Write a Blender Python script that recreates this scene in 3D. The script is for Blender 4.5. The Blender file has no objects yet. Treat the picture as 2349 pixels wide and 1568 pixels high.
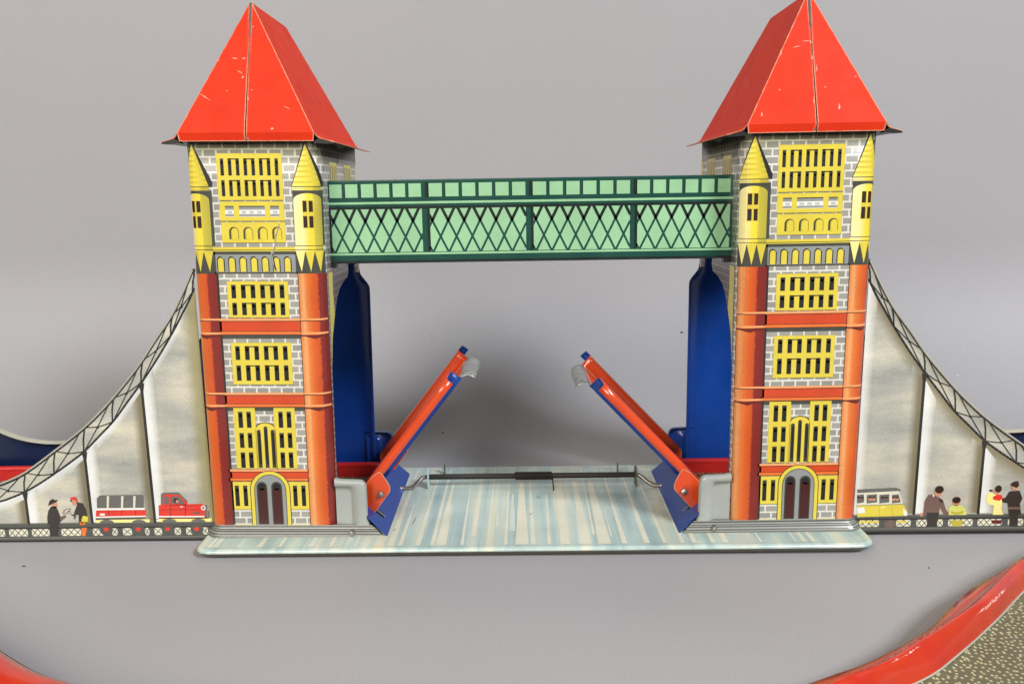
import bpy, bmesh, math, random
from mathutils import Vector, Matrix
C = bpy.context.scene
COL = C.collection
MM = 0.001
random.seed(7)

# ------------------------------------------------------------------ camera, light, exposure
cam_d = bpy.data.cameras.new('camera'); cam = bpy.data.objects.new('camera', cam_d); COL.objects.link(cam)
C.camera = cam
PSI, TH, RHO = 0.01104, 0.180285, -0.0120085
yh = Vector((-math.sin(PSI), math.cos(PSI), 0)); zh = Vector((0, 0, 1))
fw = yh*math.cos(TH) - zh*math.sin(TH); up0 = yh*math.sin(TH) + zh*math.cos(TH); rt0 = Vector((math.cos(PSI), math.sin(PSI), 0))
rt = rt0*math.cos(RHO) + up0*math.sin(RHO); up = up0*math.cos(RHO) - rt0*math.sin(RHO)
M = Matrix((rt, up, -fw)).transposed().to_4x4(); M.translation = Vector((-0.004244, -0.317404, 0.143235))
cam.matrix_world = M
cam_d.sensor_width = 36.0; cam_d.lens = 1840.756/2348*36.0; cam_d.clip_start = 0.01; cam_d.clip_end = 50

W = bpy.data.worlds.new('World'); C.world = W; W.use_nodes = True
bg = W.node_tree.nodes['Background']; bg.inputs[1].default_value = 0.13      # the dim room: brighter towards the window side
_tc = W.node_tree.nodes.new('ShaderNodeTexCoord'); _sx = W.node_tree.nodes.new('ShaderNodeSeparateXYZ'); W.node_tree.links.new(_tc.outputs['Generated'], _sx.inputs[0])
_mr = W.node_tree.nodes.new('ShaderNodeMapRange'); _mr.inputs[1].default_value = -1; _mr.inputs[2].default_value = 1; W.node_tree.links.new(_sx.outputs[0], _mr.inputs[0])
_mx = W.node_tree.nodes.new('ShaderNodeMix'); _mx.data_type = 'RGBA'; W.node_tree.links.new(_mr.outputs[0], _mx.inputs[0])
_mx.inputs[6].default_value = (.36, .29, .23, 1); _mx.inputs[7].default_value = (1.15, 1.0, .84, 1); W.node_tree.links.new(_mx.outputs[2], bg.inputs[0])

def area(name, loc, target, sx, sy, power, col):
    l = bpy.data.lights.new(name, 'AREA'); l.shape = 'RECTANGLE'; l.size = sx; l.size_y = sy; l.energy = power; l.color = col
    o = bpy.data.objects.new(name, l); COL.objects.link(o); o.location = loc
    o.rotation_euler = (Vector(target) - Vector(loc)).to_track_quat('-Z', 'Y').to_euler(); return o
area('window_light', (1.80, -1.62, 1.98), (0.0, 0.05, 0.05), 0.76, 0.66, 97.0, (0.93, 0.95, 1.0))
area('fill_light', (-0.75, -1.45, 1.05), (0.0, 0.1, 0.06), 1.3, 0.9, 35.0, (1.0, 0.90, 0.79))  # added soft fill for the warm ambient light, no actual lamp
area('ceiling_light', (0.25, 0.75, 1.7), (0.0, 0.05, 0.05), 1.1, 0.36, 6.0, (1.0, 0.95, 0.88))
C.view_settings.view_transform = 'Standard'; C.view_settings.look = 'None'; C.view_settings.gamma = 1
C.view_settings.exposure = 0.0
C.view_settings.use_curve_mapping = False
C.render.engine = 'CYCLES'
C.cycles.max_bounces = 8

# ------------------------------------------------------------------ materials
MATS = {}
def nmat(name):
    m = bpy.data.materials.new(name); m.use_nodes = True; MATS[name] = m
    t = m.node_tree; return m, t, t.nodes['Principled BSDF']
def N(t, typ, **kw):
    n = t.nodes.new(typ)
    for k, v in kw.items(): setattr(n, k, v)
    return n
def objco(t): return N(t, 'ShaderNodeTexCoord').outputs['Object']
def noise(t, vec, scale, detail=2.0, rough=.5):
    n = N(t, 'ShaderNodeTexNoise'); n.inputs['Scale'].default_value = scale; n.inputs['Detail'].default_value = detail
    n.inputs['Roughness'].default_value = rough
    if vec is not None: t.links.new(vec, n.inputs['Vector'])
    return n.outputs['Fac']
def ramp(t, fac, stops, interp='LINEAR'):
    r = N(t, 'ShaderNodeValToRGB'); r.color_ramp.interpolation = interp
    e = r.color_ramp.elements
    while len(e) > 1: e.remove(e[-1])
    for i, (p, c) in enumerate(stops):
        x = e[0] if i == 0 else e.new(p)
        x.position = p; x.color = (*c, 1) if len(c) == 3 else c
    t.links.new(fac, r.inputs['Fac']); return r.outputs['Color']
def mixc(t, fac, a, b, mode='MIX'):
    m = N(t, 'ShaderNodeMix', data_type='RGBA', blend_type=mode)
    for s, v in ((m.inputs[0], fac), (m.inputs[6], a), (m.inputs[7], b)):
        if hasattr(v, 'is_linked') or isinstance(v, bpy.types.NodeSocket): t.links.new(v, s)
        elif isinstance(v, (int, float)): s.default_value = v
        else: s.default_value = (*v, 1)
    return m.outputs[2]
def mathn(t, op, a, b=None):
    m = N(t, 'ShaderNodeMath', operation=op)
    for i, v in enumerate((a, b)):
        if v is None: continue
        if isinstance(v, bpy.types.NodeSocket): t.links.new(v, m.inputs[i])
        else: m.inputs[i].default_value = v
    return m.outputs[0]
def finish(t, b, col, rough=.35, coat=.25, chips=0.0, grain=.10, wear=0.0, chipcol=(.55, .52, .45), bump=.0, rvar=.14, spec=.5):
    b.inputs['Specular IOR Level'].default_value = spec
    co = objco(t)
    g = noise(t, co, 2600, 1.0)                       # fine lithograph grain
    gl = mathn(t, 'MULTIPLY_ADD', g, grain*2); gl.node.inputs[2].default_value = 1-grain
    mot = noise(t, co, 70, 3.0)
    gm = mathn(t, 'MULTIPLY_ADD', mot, .34); gm.node.inputs[2].default_value = .80
    k = mathn(t, 'MULTIPLY', gl, gm)
    col = mixc(t, 1.0, col, k, 'MULTIPLY')
    if chips:
        n1 = noise(t, co, 330, 5.0, .62); n2 = noise(t, co, 48, 2.0)
        s = mathn(t, 'MULTIPLY_ADD', n2, .35); s.node.inputs[2].default_value = 0
        s = mathn(t, 'ADD', n1, s)
        f = ramp(t, s, [(0, (0, 0, 0)), (.985-chips, (0, 0, 0)), (1.0-chips, (1, 1, 1))])
        col = mixc(t, f, col, chipcol)
    if wear > 0:
        bv = N(t, 'ShaderNodeBevel', samples=6); bv.inputs['Radius'].default_value = wear
        ge = N(t, 'ShaderNodeNewGeometry')
        d = N(t, 'ShaderNodeVectorMath', operation='DOT_PRODUCT'); t.links.new(bv.outputs[0], d.inputs[0]); t.links.new(ge.outputs['Normal'], d.inputs[1])
        n3 = noise(t, co, 420, 4.0, .6)
        e = mathn(t, 'SUBTRACT', 1.0, d.outputs['Value'])
        e = mathn(t, 'MULTIPLY', e, n3)
        f = ramp(t, e, [(0, (0, 0, 0)), (.055, (0, 0, 0)), (.10, (1, 1, 1))])
        col = mixc(t, f, col, (.72, .50, .32))
    t.links.new(col, b.inputs['Base Color'])
    rr = noise(t, co, 120, 4.0, .6)
    r2 = mathn(t, 'MULTIPLY_ADD', rr, rvar*2); r2.node.inputs[2].default_value = rough-rvar
    t.links.new(r2, b.inputs['Roughness'])
    b.inputs['Coat Weight'].default_value = coat; b.inputs['Coat Roughness'].default_value = .16
    if bump:
        bn = N(t, 'ShaderNodeBump'); bn.inputs['Strength'].default_value = bump; bn.inputs['Distance'].default_value = .0006
        t.links.new(noise(t, co, 38, 2.0), bn.inputs['Height']); t.links.new(bn.outputs[0], b.inputs['Normal'])
def paint(name, col, **kw):
    m, t, b = nmat(name); rgb = N(t, 'ShaderNodeRGB'); rgb.outputs[0].default_value = (*col, 1)
    finish(t, b, rgb.outputs[0], **kw); return m
def uvn(t, which):
    u = N(t, 'ShaderNodeUVMap', uv_map=which); s = N(t, 'ShaderNodeSeparateXYZ'); t.links.new(u.outputs[0], s.inputs[0]); return u.outputs[0], s.outputs[0], s.outputs[1]

paint('yellow', (.66, .555, .06)); paint('pale_yellow', (.84, .76, .27)); paint('olive_yellow', (.46, .40, .04)); paint('stripe_yellow', (.62, .52, .05))
paint('grey_print', (.25, .275, .27)); paint('grey_light', (.47, .49, .46)); paint('dark_print', (.055, .06, .05)); paint('slot_print', (.045, .045, .035)); paint('hole', (.006, .006, .006), coat=0, rough=.7)
paint('maroon', (.05, .008, .007)); paint('line_black', (.02, .022, .02))
paint('red_band', (.56, .060, .014), grain=.3); paint('orange_line', (.80, .34, .13), grain=.15); paint('orange_band', (.72, .17, .03), grain=.2); paint('dark_red', (.12, .012, .010)); paint('brown_line', (.09, .02, .012))
paint('roof_red', (.61, .030, .006), chips=-.004, wear=.0009, rough=.55, coat=.0, bump=.05, spec=.14)
paint('leaf_red', (.60, .058, .009), chips=.0, wear=.0007, rough=.24, coat=.6, bump=.06, rvar=.08)
paint('inside_red', (.55, .018, .018), rough=.38); paint('blue_paint', (.005, .046, .265), rough=.32, coat=.25, chips=.006)
paint('navy_paint', (.004, .014, .055), rough=.30, coat=.3); paint('dark_inside', (.012, .016, .022), rough=.5); paint('black_paint', (.012, .012, .012), rough=.4)
paint('dark_green', (.007, .060, .044), rough=.3); paint('light_green', (.28, .53, .30), chips=.0, rough=.33); paint('green_black', (.006, .014, .012))
paint('foot_grey', (.33, .36, .34), rough=.32, chips=.012, chipcol=(.2, .18, .13)); paint('cream', (.66, .66, .52), grain=.06); paint('aqua', (.47, .62, .60))
paint('aqua_pale', (.56, .64, .57), grain=.06); paint('white_print', (.78, .79, .74)); paint('blue_white', (.66, .71, .70)); paint('rail_grey', (.075, .08, .07), grain=.2); paint('rail_dark', (.018, .018, .016)); paint('rail_mid', (.13, .135, .12), grain=.25)
paint('rim_cream', (.38, .38, .31), rough=.32, coat=.3); paint('skin', (.55, .26, .16)); paint('cloth_dark', (.035, .03, .026), grain=.3); paint('cloth_brown', (.16, .10, .085), grain=.2); paint('print_red', (.66, .04, .025)); paint('glass_grey', (.13, .13, .12), grain=.3); paint('lime', (.62, .65, .16)); paint('hair', (.03, .018, .012))
paint('skirt_grey', (.25, .27, .25), grain=.15); paint('scratch_grey', (.30, .29, .26)); paint('bare_chip', (.66, .27, .16), grain=.3); paint('dust', (.03, .028, .025), rough=.9, coat=0)
paint('grime', (.10, .10, .07), rough=.5)

m, t, b = nmat('steel'); finish(t, b, ramp(t, noise(t, objco(t), 900, 4), [(0, (.18, .16, .14)), (1, (.5, .47, .43))]), rough=.38, coat=0); b.inputs['Metallic'].default_value = .85
m, t, b = nmat('bare_tin'); finish(t, b, ramp(t, noise(t, objco(t), 260, 4), [(.2, (.22, .22, .21)), (.8, (.60, .62, .61))]), rough=.42, coat=0); b.inputs['Metallic'].default_value = .7
m, t, b = nmat('rusty_steel'); finish(t, b, ramp(t, noise(t, objco(t), 700, 4), [(.2, (.006, .005, .004)), (.8, (.022, .015, .011))]), rough=.6, coat=0)

m, t, b = nmat('brick')
uv, ux, uy = uvn(t, 'UVMap')
wob = noise(t, uv, .9, 2.0)
wv = N(t, 'ShaderNodeVectorMath', operation='MULTIPLY_ADD'); 
cw = N(t, 'ShaderNodeCombineXYZ'); t.links.new(wob, cw.inputs[0]); t.links.new(wob, cw.inputs[1])
t.links.new(cw.outputs[0], wv.inputs[0]); wv.inputs[1].default_value = (.35, .35, 0); t.links.new(uv, wv.inputs[2])
br = N(t, 'ShaderNodeTexBrick'); t.links.new(wv.outputs[0], br.inputs['Vector'])
br.inputs['Scale'].default_value = 1; br.inputs['Brick Width'].default_value = 5.1; br.inputs['Row Height'].default_value = 2.95; br.inputs['Mortar Size'].default_value = .36; br.inputs['Mortar Smooth'].default_value = .15
br.inputs['Color1'].default_value = (.255, .258, .232, 1); br.inputs['Color2'].default_value = (.335, .335, .30, 1); br.inputs['Mortar'].default_value = (.66, .66, .60, 1)
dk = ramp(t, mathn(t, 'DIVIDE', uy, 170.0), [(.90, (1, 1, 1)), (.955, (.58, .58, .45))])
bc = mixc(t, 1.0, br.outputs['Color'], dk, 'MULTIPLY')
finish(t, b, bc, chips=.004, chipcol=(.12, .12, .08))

def rampmat(name, stops, axis=0, grain=.25, speck=None):
    m, t, b = nmat(name); uv, ux, uy = uvn(t, 'NUV')
    f = (ux, uy)[axis]
    jit = noise(t, objco(t), 1300, 2.0, .7)
    j2 = mathn(t, 'MULTIPLY_ADD', jit, .19); j2.node.inputs[2].default_value = -.095
    finish(t, b, ramp(t, mathn(t, 'ADD', f, j2), stops), grain=grain)
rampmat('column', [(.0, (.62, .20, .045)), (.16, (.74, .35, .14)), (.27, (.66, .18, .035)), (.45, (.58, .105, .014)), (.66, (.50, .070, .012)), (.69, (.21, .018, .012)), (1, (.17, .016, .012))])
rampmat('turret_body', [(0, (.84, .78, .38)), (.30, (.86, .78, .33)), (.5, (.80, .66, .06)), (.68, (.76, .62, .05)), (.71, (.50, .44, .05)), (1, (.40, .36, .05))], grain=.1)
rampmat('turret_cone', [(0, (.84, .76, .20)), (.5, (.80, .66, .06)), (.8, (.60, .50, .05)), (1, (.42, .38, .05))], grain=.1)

# printed sky of the approach panels: soft grey-cream clouds
def skycol(t):
    co = objco(t); mp = N(t, 'ShaderNodeMapping'); mp.inputs['Scale'].default_value = (1, 1, 3.6); t.links.new(co, mp.inputs['Vector'])
    a = noise(t, mp.outputs[0], 26, 5.0, .55); bb = noise(t, co, 2200, 1.0)
    f = mathn(t, 'MULTIPLY_ADD', bb, .30); t.links.new(a, f.node.inputs[2])
    return ramp(t, f, [(.42, (.28, .30, .28)), (.62, (.40, .41, .36)), (.85, (.58, .56, .44))])
m, t, b = nmat('sky_print'); finish(t, b, skycol(t), grain=.08)
def skyband(name, col, prof, axis=0):
    m, t, b = nmat(name); uv, ux, uy = uvn(t, 'NUV')
    f = ramp(t, (ux, uy)[axis], [(p, (v, v, v)) for p, v in prof])
    finish(t, b, mixc(t, f, skycol(t), col), grain=.12)
skyband('band_olive', (.155, .130, .062), [(0, 0), (.6, .85), (1, .92)])
skyband('band_white', (.74, .78, .76), [(0, .95), (.5, .8), (1, 0)])
skyband('band_tower', (.27, .25, .11), [(0, 0), (.55, .75), (1, 1)])
skyband('band_tower_left', (.74, .76, .72), [(0, .9), (.4, .6), (1, 0)])
skyband('under_olive', (.20, .17, .09), [(0, 0), (.8, .85), (1, .9)], 1)
skyband('under_white', (.68, .73, .73), [(0, 0), (.7, .7), (1, .85)], 1)
skyband('chord_olive', (.25, .24, .18), [(0, .0), (.5, .6), (1, .9)], 1)

m, t, b = nmat('water_print')
co = objco(t); mp = N(t, 'ShaderNodeMapping'); mp.inputs['Scale'].default_value = (1, .05, 1); t.links.new(co, mp.inputs['Vector'])
wc = ramp(t, noise(t, mp.outputs[0], 150, 3.0, .55), [(.34, (.30, .43, .42)), (.46, (.42, .55, .51)), (.58, (.50, .60, .52)), (.68, (.66, .66, .49))])
wc = mixc(t, ramp(t, noise(t, co, 16, 3.0), [(.45, (0, 0, 0)), (.7, (.45, .45, .45))]), wc, (.36, .47, .48))
finish(t, b, wc, chips=.010, chipcol=(.12, .12, .10), wear=.0008, coat=.5, rough=.3)
m, t, b = nmat('road_print')
co = objco(t); v = N(t, 'ShaderNodeTexVoronoi', voronoi_dimensions='2D'); v.inputs['Scale'].default_value = 560; v.inputs['Randomness'].default_value = .75; t.links.new(co, v.inputs['Vector'])
n5 = noise(t, co, 900, 2.0); n6 = noise(t, co, 300, 2.0)
d = mathn(t, 'MULTIPLY_ADD', n5, .16); t.links.new(v.outputs['Distance'], d.node.inputs[2])
finish(t, b, ramp(t, d, [(0, (.52, .49, .29)), (.28, (.46, .43, .24)), (.35, (.125, .116, .062)), (1, (.11, .10, .052))]), coat=.2, rough=.45)
m, t, b = nmat('track_red'); co = objco(t)
rr_ = ramp(t, noise(t, co, 60, 3.0), [(.3, (.47, .016, .009)), (.7, (.54, .036, .006))])
finish(t, b, rr_, chips=-.03, chipcol=(.80, .55, .45), rough=.24, coat=.9, bump=.08, rvar=.06, grain=.05)

m, t, b = nmat('worn_glint_streak'); co = objco(t)  # worn paint plus a pale crest highlight, both put into the colour
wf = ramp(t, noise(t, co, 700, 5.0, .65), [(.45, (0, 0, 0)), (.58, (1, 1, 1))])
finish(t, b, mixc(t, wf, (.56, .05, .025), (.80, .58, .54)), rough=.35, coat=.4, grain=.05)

# grey cloth sweep
m, t, b = nmat('grey_cloth'); co = objco(t)
uvc, _, _ = uvn(t, 'UVMap'); mp = N(t, 'ShaderNodeMapping'); mp.inputs['Rotation'].default_value = (0, 0, math.radians(38)); t.links.new(uvc, mp.inputs['Vector'])
wv = N(t, 'ShaderNodeTexWave'); wv.inputs['Scale'].default_value = 420; wv.inputs['Distortion'].default_value = .3; t.links.new(mp.outputs[0], wv.inputs['Vector'])
gr = noise(t, co, 1500, 2.0, .7)
big = noise(t, co, 9, 2.0)
k = mathn(t, 'MULTIPLY_ADD', gr, .30); k.node.inputs[2].default_value = .85
k2 = mathn(t, 'MULTIPLY_ADD', big, .06); k2.node.inputs[2].default_value = .97
k3 = mathn(t, 'MULTIPLY_ADD', wv.outputs['Fac'], .16); k3.node.inputs[2].default_value = .92
col = mixc(t, 1.0, (.328, .330, .346), mathn(t, 'MULTIPLY', mathn(t, 'MULTIPLY', k, k2), k3), 'MULTIPLY')
t.links.new(col, b.inputs['Base Color']); b.inputs['Roughness'].default_value = .55; b.inputs['Specular IOR Level'].default_value = .35
bn = N(t, 'ShaderNodeBump'); bn.inputs['Strength'].default_value = .25; bn.inputs['Distance'].default_value = .0002
t.links.new(mathn(t, 'ADD', wv.outputs['Fac'], gr), bn.inputs['Height']); t.links.new(bn.outputs[0], b.inputs['Normal'])

# ------------------------------------------------------------------ mesh helpers (all lengths in millimetres)
def link(name, me, parent=None, mats=(), smooth=False):
    for mn in mats: me.materials.append(MATS[mn])
    o = bpy.data.objects.new(name, me); COL.objects.link(o)
    if parent: o.parent = parent
    if smooth:
        for p in me.polygons: p.use_smooth = True
    return o
class MB:
    def __init__(s): s.v = []; s.f = []; s.fm = []; s.mats = []
    def mi(s, m):
        if m not in s.mats: s.mats.append(m)
        return s.mats.index(m)
    def face(s, pts, m, flip=False):
        i = len(s.v); s.v += [tuple(p) for p in pts]; r = list(range(i, i+len(pts)))
        s.f.append(r[::-1] if flip else r); s.fm.append(s.mi(m))
    def grid(s, rows, m, closed=False, flip=False):       # rows: list of lists of points; shared vertices
        i = len(s.v); n = len(rows[0])
        for r in rows: s.v += [tuple(p) for p in r]
        for a in range(len(rows)-1):
            for c in range(n if closed else n-1):
                d = (c+1) % n; q = [i+a*n+c, i+a*n+d, i+(a+1)*n+d, i+(a+1)*n+c]
                s.f.append(q[::-1] if flip else q); s.fm.append(s.mi(m))
    def box(s, x0, x1, y0, y1, z0, z1, m):
        i = len(s.v); s.v += [(x, y, z) for z in (z0, z1) for y in (y0, y1) for x in (x0, x1)]
        for q in ((0, 2, 3, 1), (4, 5, 7, 6), (0, 1, 5, 4), (2, 6, 7, 3), (0, 4, 6, 2), (1, 3, 7, 5)):
            s.f.append([i+k for k in q]); s.fm.append(s.mi(m))
    def tube(s, pts, r, m, n=12, caps=True):
        pts = [Vector(p) for p in pts]; rows = []; ref = None
        for k, p in enumerate(pts):
            d = (pts[min(k+1, len(pts)-1)] - pts[max(k-1, 0)]).normalized()
            if ref is None: ref = d.orthogonal().normalized()
            ref = (ref - d*ref.dot(d)).normalized(); b = d.cross(ref)
            rk = r[k] if isinstance(r, (list, tuple)) else r
            rows.append([p + (ref*math.cos(a) + b*math.sin(a))*rk for a in [2*math.pi*j/n for j in range(n)]])
        s.grid(rows, m, closed=True, flip=True)
        if caps: s.face(rows[0], m, True); s.face(rows[-1], m)
    def prism(s, pts, y0, y1, m, side=None):               # polygon in x,z extruded along y
        a = [(x, y0, z) for x, z in pts]; b_ = [(x, y1, z) for x, z in pts]
        s.face(a, m); s.face(b_, m, True)
        for k in range(len(pts)):
            j = (k+1) % len(pts); s.face([a[k], b_[k], b_[j], a[j]], side or m)
    def build(s, name, parent=None, smooth=False, bevel=0, merge=True, autosmooth=None, uvxz=False, solid=0, recalc=False):
        me = bpy.data.meshes.new(name); me.from_pydata([(x*MM, y*MM, z*MM) for x, y, z in s.v], [], s.f)
        for p, k in zip(me.polygons, s.fm): p.material_index = k
        if merge or recalc:
            bm = bmesh.new(); bm.from_mesh(me)
            bmesh.ops.remove_doubles(bm, verts=bm.verts, dist=1e-6)
            if recalc: bmesh.ops.recalc_face_normals(bm, faces=bm.faces)
            bm.to_mesh(me); bm.free()
        o = link(name, me, parent, s.mats, smooth)
        if autosmooth is not None:
            me.polygons.foreach_set('use_smooth', [True]*len(me.polygons))
            bm = bmesh.new(); bm.from_mesh(me)
            for e in bm.edges:
                if len(e.link_faces) == 2 and e.calc_face_angle(0) > math.radians(autosmooth): e.smooth = False
            bm.to_mesh(me); bm.free()
        if bevel:
            md = o.modifiers.new('bevel', 'BEVEL'); md.width = bevel*MM; md.segments = 2; md.limit_method = 'ANGLE'; md.angle_limit = math.radians(40)
        if solid:
            md = o.modifiers.new('tin', 'SOLIDIFY'); md.thickness = abs(solid)*MM; md.offset = -1 if solid > 0 else 1
        return o
def smoothcurve(pts, n=6):                                   # Catmull-Rom through points
    P = [Vector(p) for p in pts]; out = []
    for i in range(len(P)-1):
        a, b, c, d = P[max(i-1, 0)], P[i], P[i+1], P[min(i+2, len(P)-1)]
        for k in range(n):
            u = k/n; out.append(.5*((2*b) + (c-a)*u + (2*a-5*b+4*c-d)*u*u + (3*b-a-3*c+d)*u**3))
    out.append(P[-1]); return out
EPS = .024
class Print:                                                  # flat inks on a tin sheet: polygons in sheet coordinates, mapped onto it
    def __init__(s, mapf, cuts=()): s.map = mapf; s.cuts = cuts; s.P = []
    def poly(s, pts, m, lay=1): s.P.append((pts, m, lay))
    def rect(s, a, b, c, d, m, lay=1): s.poly([(a, c), (b, c), (b, d), (a, d)], m, lay)   # x0,x1,z0,z1
    def line(s, pts, w, m, lay=1):
        for (x0, y0), (x1, y1) in zip(pts, pts[1:]):
            dx, dy = x1-x0, y1-y0; L = math.hypot(dx, dy) or 1; nx, ny = -dy/L*w/2, dx/L*w/2; ex, ey = dx/L*w*.25, dy/L*w*.25
            s.poly([(x0-nx-ex, y0-ny-ey), (x1-nx+ex, y1-ny+ey), (x1+nx+ex, y1+ny+ey), (x0+nx-ex, y0+ny-ey)], m, lay)
    def strip(s, top, bot, m, lay=1):
        n = len(top)
        for i in range(n-1): s.P.append(([bot[i], bot[i+1], top[i+1], top[i]], m, lay, [(i/(n-1), 0), ((i+1)/(n-1), 0), ((i+1)/(n-1), 1), (i/(n-1), 1)]))
    def disc(s, x, y, rx, ry, m, lay=1, n=14, a0=0, a1=360):
        s.poly([(x+rx*math.cos(math.radians(a0+(a1-a0)*k/n)), y+ry*math.sin(math.radians(a0+(a1-a0)*k/n))) for k in range(n if a1-a0 >= 360 else n+1)], m, lay)
    def arch(s, x0, x1, z0, z1, m, lay=1, rise=None):
        r = (x1-x0)/2; h = rise if rise is not None else r; cx = (x0+x1)/2
        s.poly([(x0, z0), (x1, z0)] + [(cx+r*math.cos(math.pi*k/12), z1-h+h*math.sin(math.pi*k/12)) for k in range(13)], m, lay)
    def build(s, name, parent, flip=False):
        bm = bmesh.new(); mats = []; lay = bm.faces.layers.int.new('lay'); bm.loops.layers.uv.new('UVMap'); bm.loops.layers.uv.new('NUV')
        u1 = bm.loops.layers.uv['UVMap']; u2 = bm.loops.layers.uv['NUV']; lay = bm.faces.layers.int['lay']
        for it in s.P:
            pts, m, L = it[:3]
            area2 = sum(a[0]*b_[1]-b_[0]*a[1] for a, b_ in zip(pts, pts[1:]+pts[:1]))
            uvn_ = it[3] if len(it) > 3 else None
            if area2 < 0: pts = pts[::-1]; uvn_ = uvn_[::-1] if uvn_ else None
            if m not in mats: mats.append(m)
            xs = [p[0] for p in pts]; ys = [p[1] for p in pts]; x0, y0 = min(xs), min(ys); w = (max(xs)-x0) or 1; h = (max(ys)-y0) or 1
            try: f = bm.faces.new([bm.verts.new((p[0], p[1], 0)) for p in pts])
            except ValueError: continue
            f.material_index = mats.index(m); f[lay] = L
            for k, l in enumerate(f.loops):
                x, y = l.vert.co.x, l.vert.co.y; l[u1].uv = (x, y)
                l[u2].uv = uvn_[k] if uvn_ else ((x-x0)/w, (y-y0)/h)
        for c in s.cuts:
            bmesh.ops.bisect_plane(bm, geom=bm.verts[:]+bm.edges[:]+bm.faces[:], plane_co=(c, 0, 0), plane_no=(1, 0, 0), dist=1e-5)
        for v in bm.verts:
            L = v.link_faces[0][lay] if v.link_faces else 1
            v.co = Vector(s.map(v.co.x, v.co.y, L*EPS))*MM
        if flip: bmesh.ops.reverse_faces(bm, faces=bm.faces[:])
        me = bpy.data.meshes.new(name); bm.to_mesh(me); bm.free()
        return link(name, me, parent, mats)

# ------------------------------------------------------------------ the setting: one seamless grey sweep
sw = MB(); prof = [(-700, 0), (-200, 0), (0, 0), (100, 0), (130, 0)]
for k in range(1, 13):
    a = math.pi/2*k/12; prof.append((130+110*math.sin(a), 110-110*math.cos(a)))
prof += [(240, 200), (240, 440)]
sw.grid([[(x, y, z) for x in (-1400, -500, 0, 500, 1400)] for y, z in prof], 'grey_cloth', flip=True)
sweep = sw.build('backdrop', smooth=True)
_cum = {}; _acc = 0
for k, (yy, zz) in enumerate(prof):
    if k: _acc += math.dist(prof[k], prof[k-1])
    _cum[(round(yy, 2), round(zz, 2))] = _acc
_u = sweep.data.uv_layers.new(name='UVMap')
for l in sweep.data.loops:
    v = sweep.data.vertices[l.vertex_index].co; kk = min(_cum, key=lambda q: abs(q[0]-v.y*1000)+abs(q[1]-v.z*1000)); _u.data[l.index].uv = (v.x, _cum[kk]*MM)
sweep['kind'] = 'structure'

# ------------------------------------------------------------------ the toy bridge
bridge = bpy.data.objects.new('toy_bridge', None); COL.objects.link(bridge); bridge.empty_display_size = .02
bridge['label'] = 'lithographed tin toy drawbridge with two red roofed towers on a striped water base'
bridge['category'] = 'toy bridge'
bridge.rotation_euler = (0, -.0033, 0); bridge.location = (0, 0, .0004)

# base plate with a rolled rim
def rrect(x0, x1, y0, y1, r, ins, n=5):
    pts = []
    x0 += ins; x1 -= ins; y0 += ins; y1 -= ins; r = max(r-ins*.6, .5)
    for cx, cy, a0 in ((x1-r, y1-r, 0), (x0+r, y1-r, 90), (x0+r, y0+r, 180), (x1-r, y0+r, 270)):
        for k in range(n+1):
            a = math.radians(a0+90*k/n); pts.append((cx+r*math.cos(a), cy+r*math.sin(a)))
    return pts
bp = MB()
rows = [[(x, y, z) for x, y in rrect(-137.8, 137.8, -15.6, 84, 6.5, ins, 3)] for ins, z in ((2.2, .3), (1.2, 1.3), (.35, 2.0), (0, 2.6), (.1, 3.2), (.6, 3.8), (1.3, 4.02), (2.1, 4.02), (2.9, 3.91), (3.5, 3.9))]
bp.grid(rows[:4], 'grime', closed=True); bp.grid(rows[3:], 'water_print', closed=True); bp.face(rows[-1], 'water_print')
base = bp.build('base_plate', bridge, autosmooth=50)
pw = Print(lambda x, y, l: (x, y, 3.9+l))
rs = random.Random(3)
x = -132
while x < 132:
    w = rs.uniform(.7, 2.6); full = rs.random() < .55
    ya = -12 if rs.random() < .6 else rs.uniform(-6, 10); yb = 80 if full else rs.uniform(15, 45)
    mm_ = 'cream' if rs.random() < .82 else 'aqua_pale'; sk = rs.uniform(-.6, .6)
    pw.poly([(x-w*.5, ya), (x+w*.5, ya), (x+sk+w*rs.uniform(.05, .35), yb), (x+sk-w*.1, yb)], mm_, 1)
    x += w + rs.uniform(1.2, 7.0)
for (xa, wa) in ((-4.5, 4.5), (13, 3.2), (21.5, 3.6), (29, 4.4), (-38, 2.6)):
    pw.poly([(xa-wa*.6, -12.2), (xa+wa*.6, -12.2), (xa+wa*.25, 60), (xa-wa*.25, 60)], 'cream', 2)
pw.build('water_stripes', base)
pg = Print(lambda x, y, l: (x, y, 3.9+l))
for (xa, ya, L_, w) in ((-52, 8, 11, .5), (-1, 18, 2.5, .35), (3, 37, 3, .35), (2, 39, 2.4, .3), (-59, 2, 3, .3), (24, 30, 2.2, .25)):
    pg.poly([(xa, ya), (xa+w, ya+L_*.3), (xa+rs.uniform(.6, 1.8), ya+L_), (xa+rs.uniform(0, .5), ya+L_*.6)], 'grime', 4)
for it in pg.P: q_ = Print(pg.map); q_.P = [it]; q_.build('scuff_mark', base)

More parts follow.
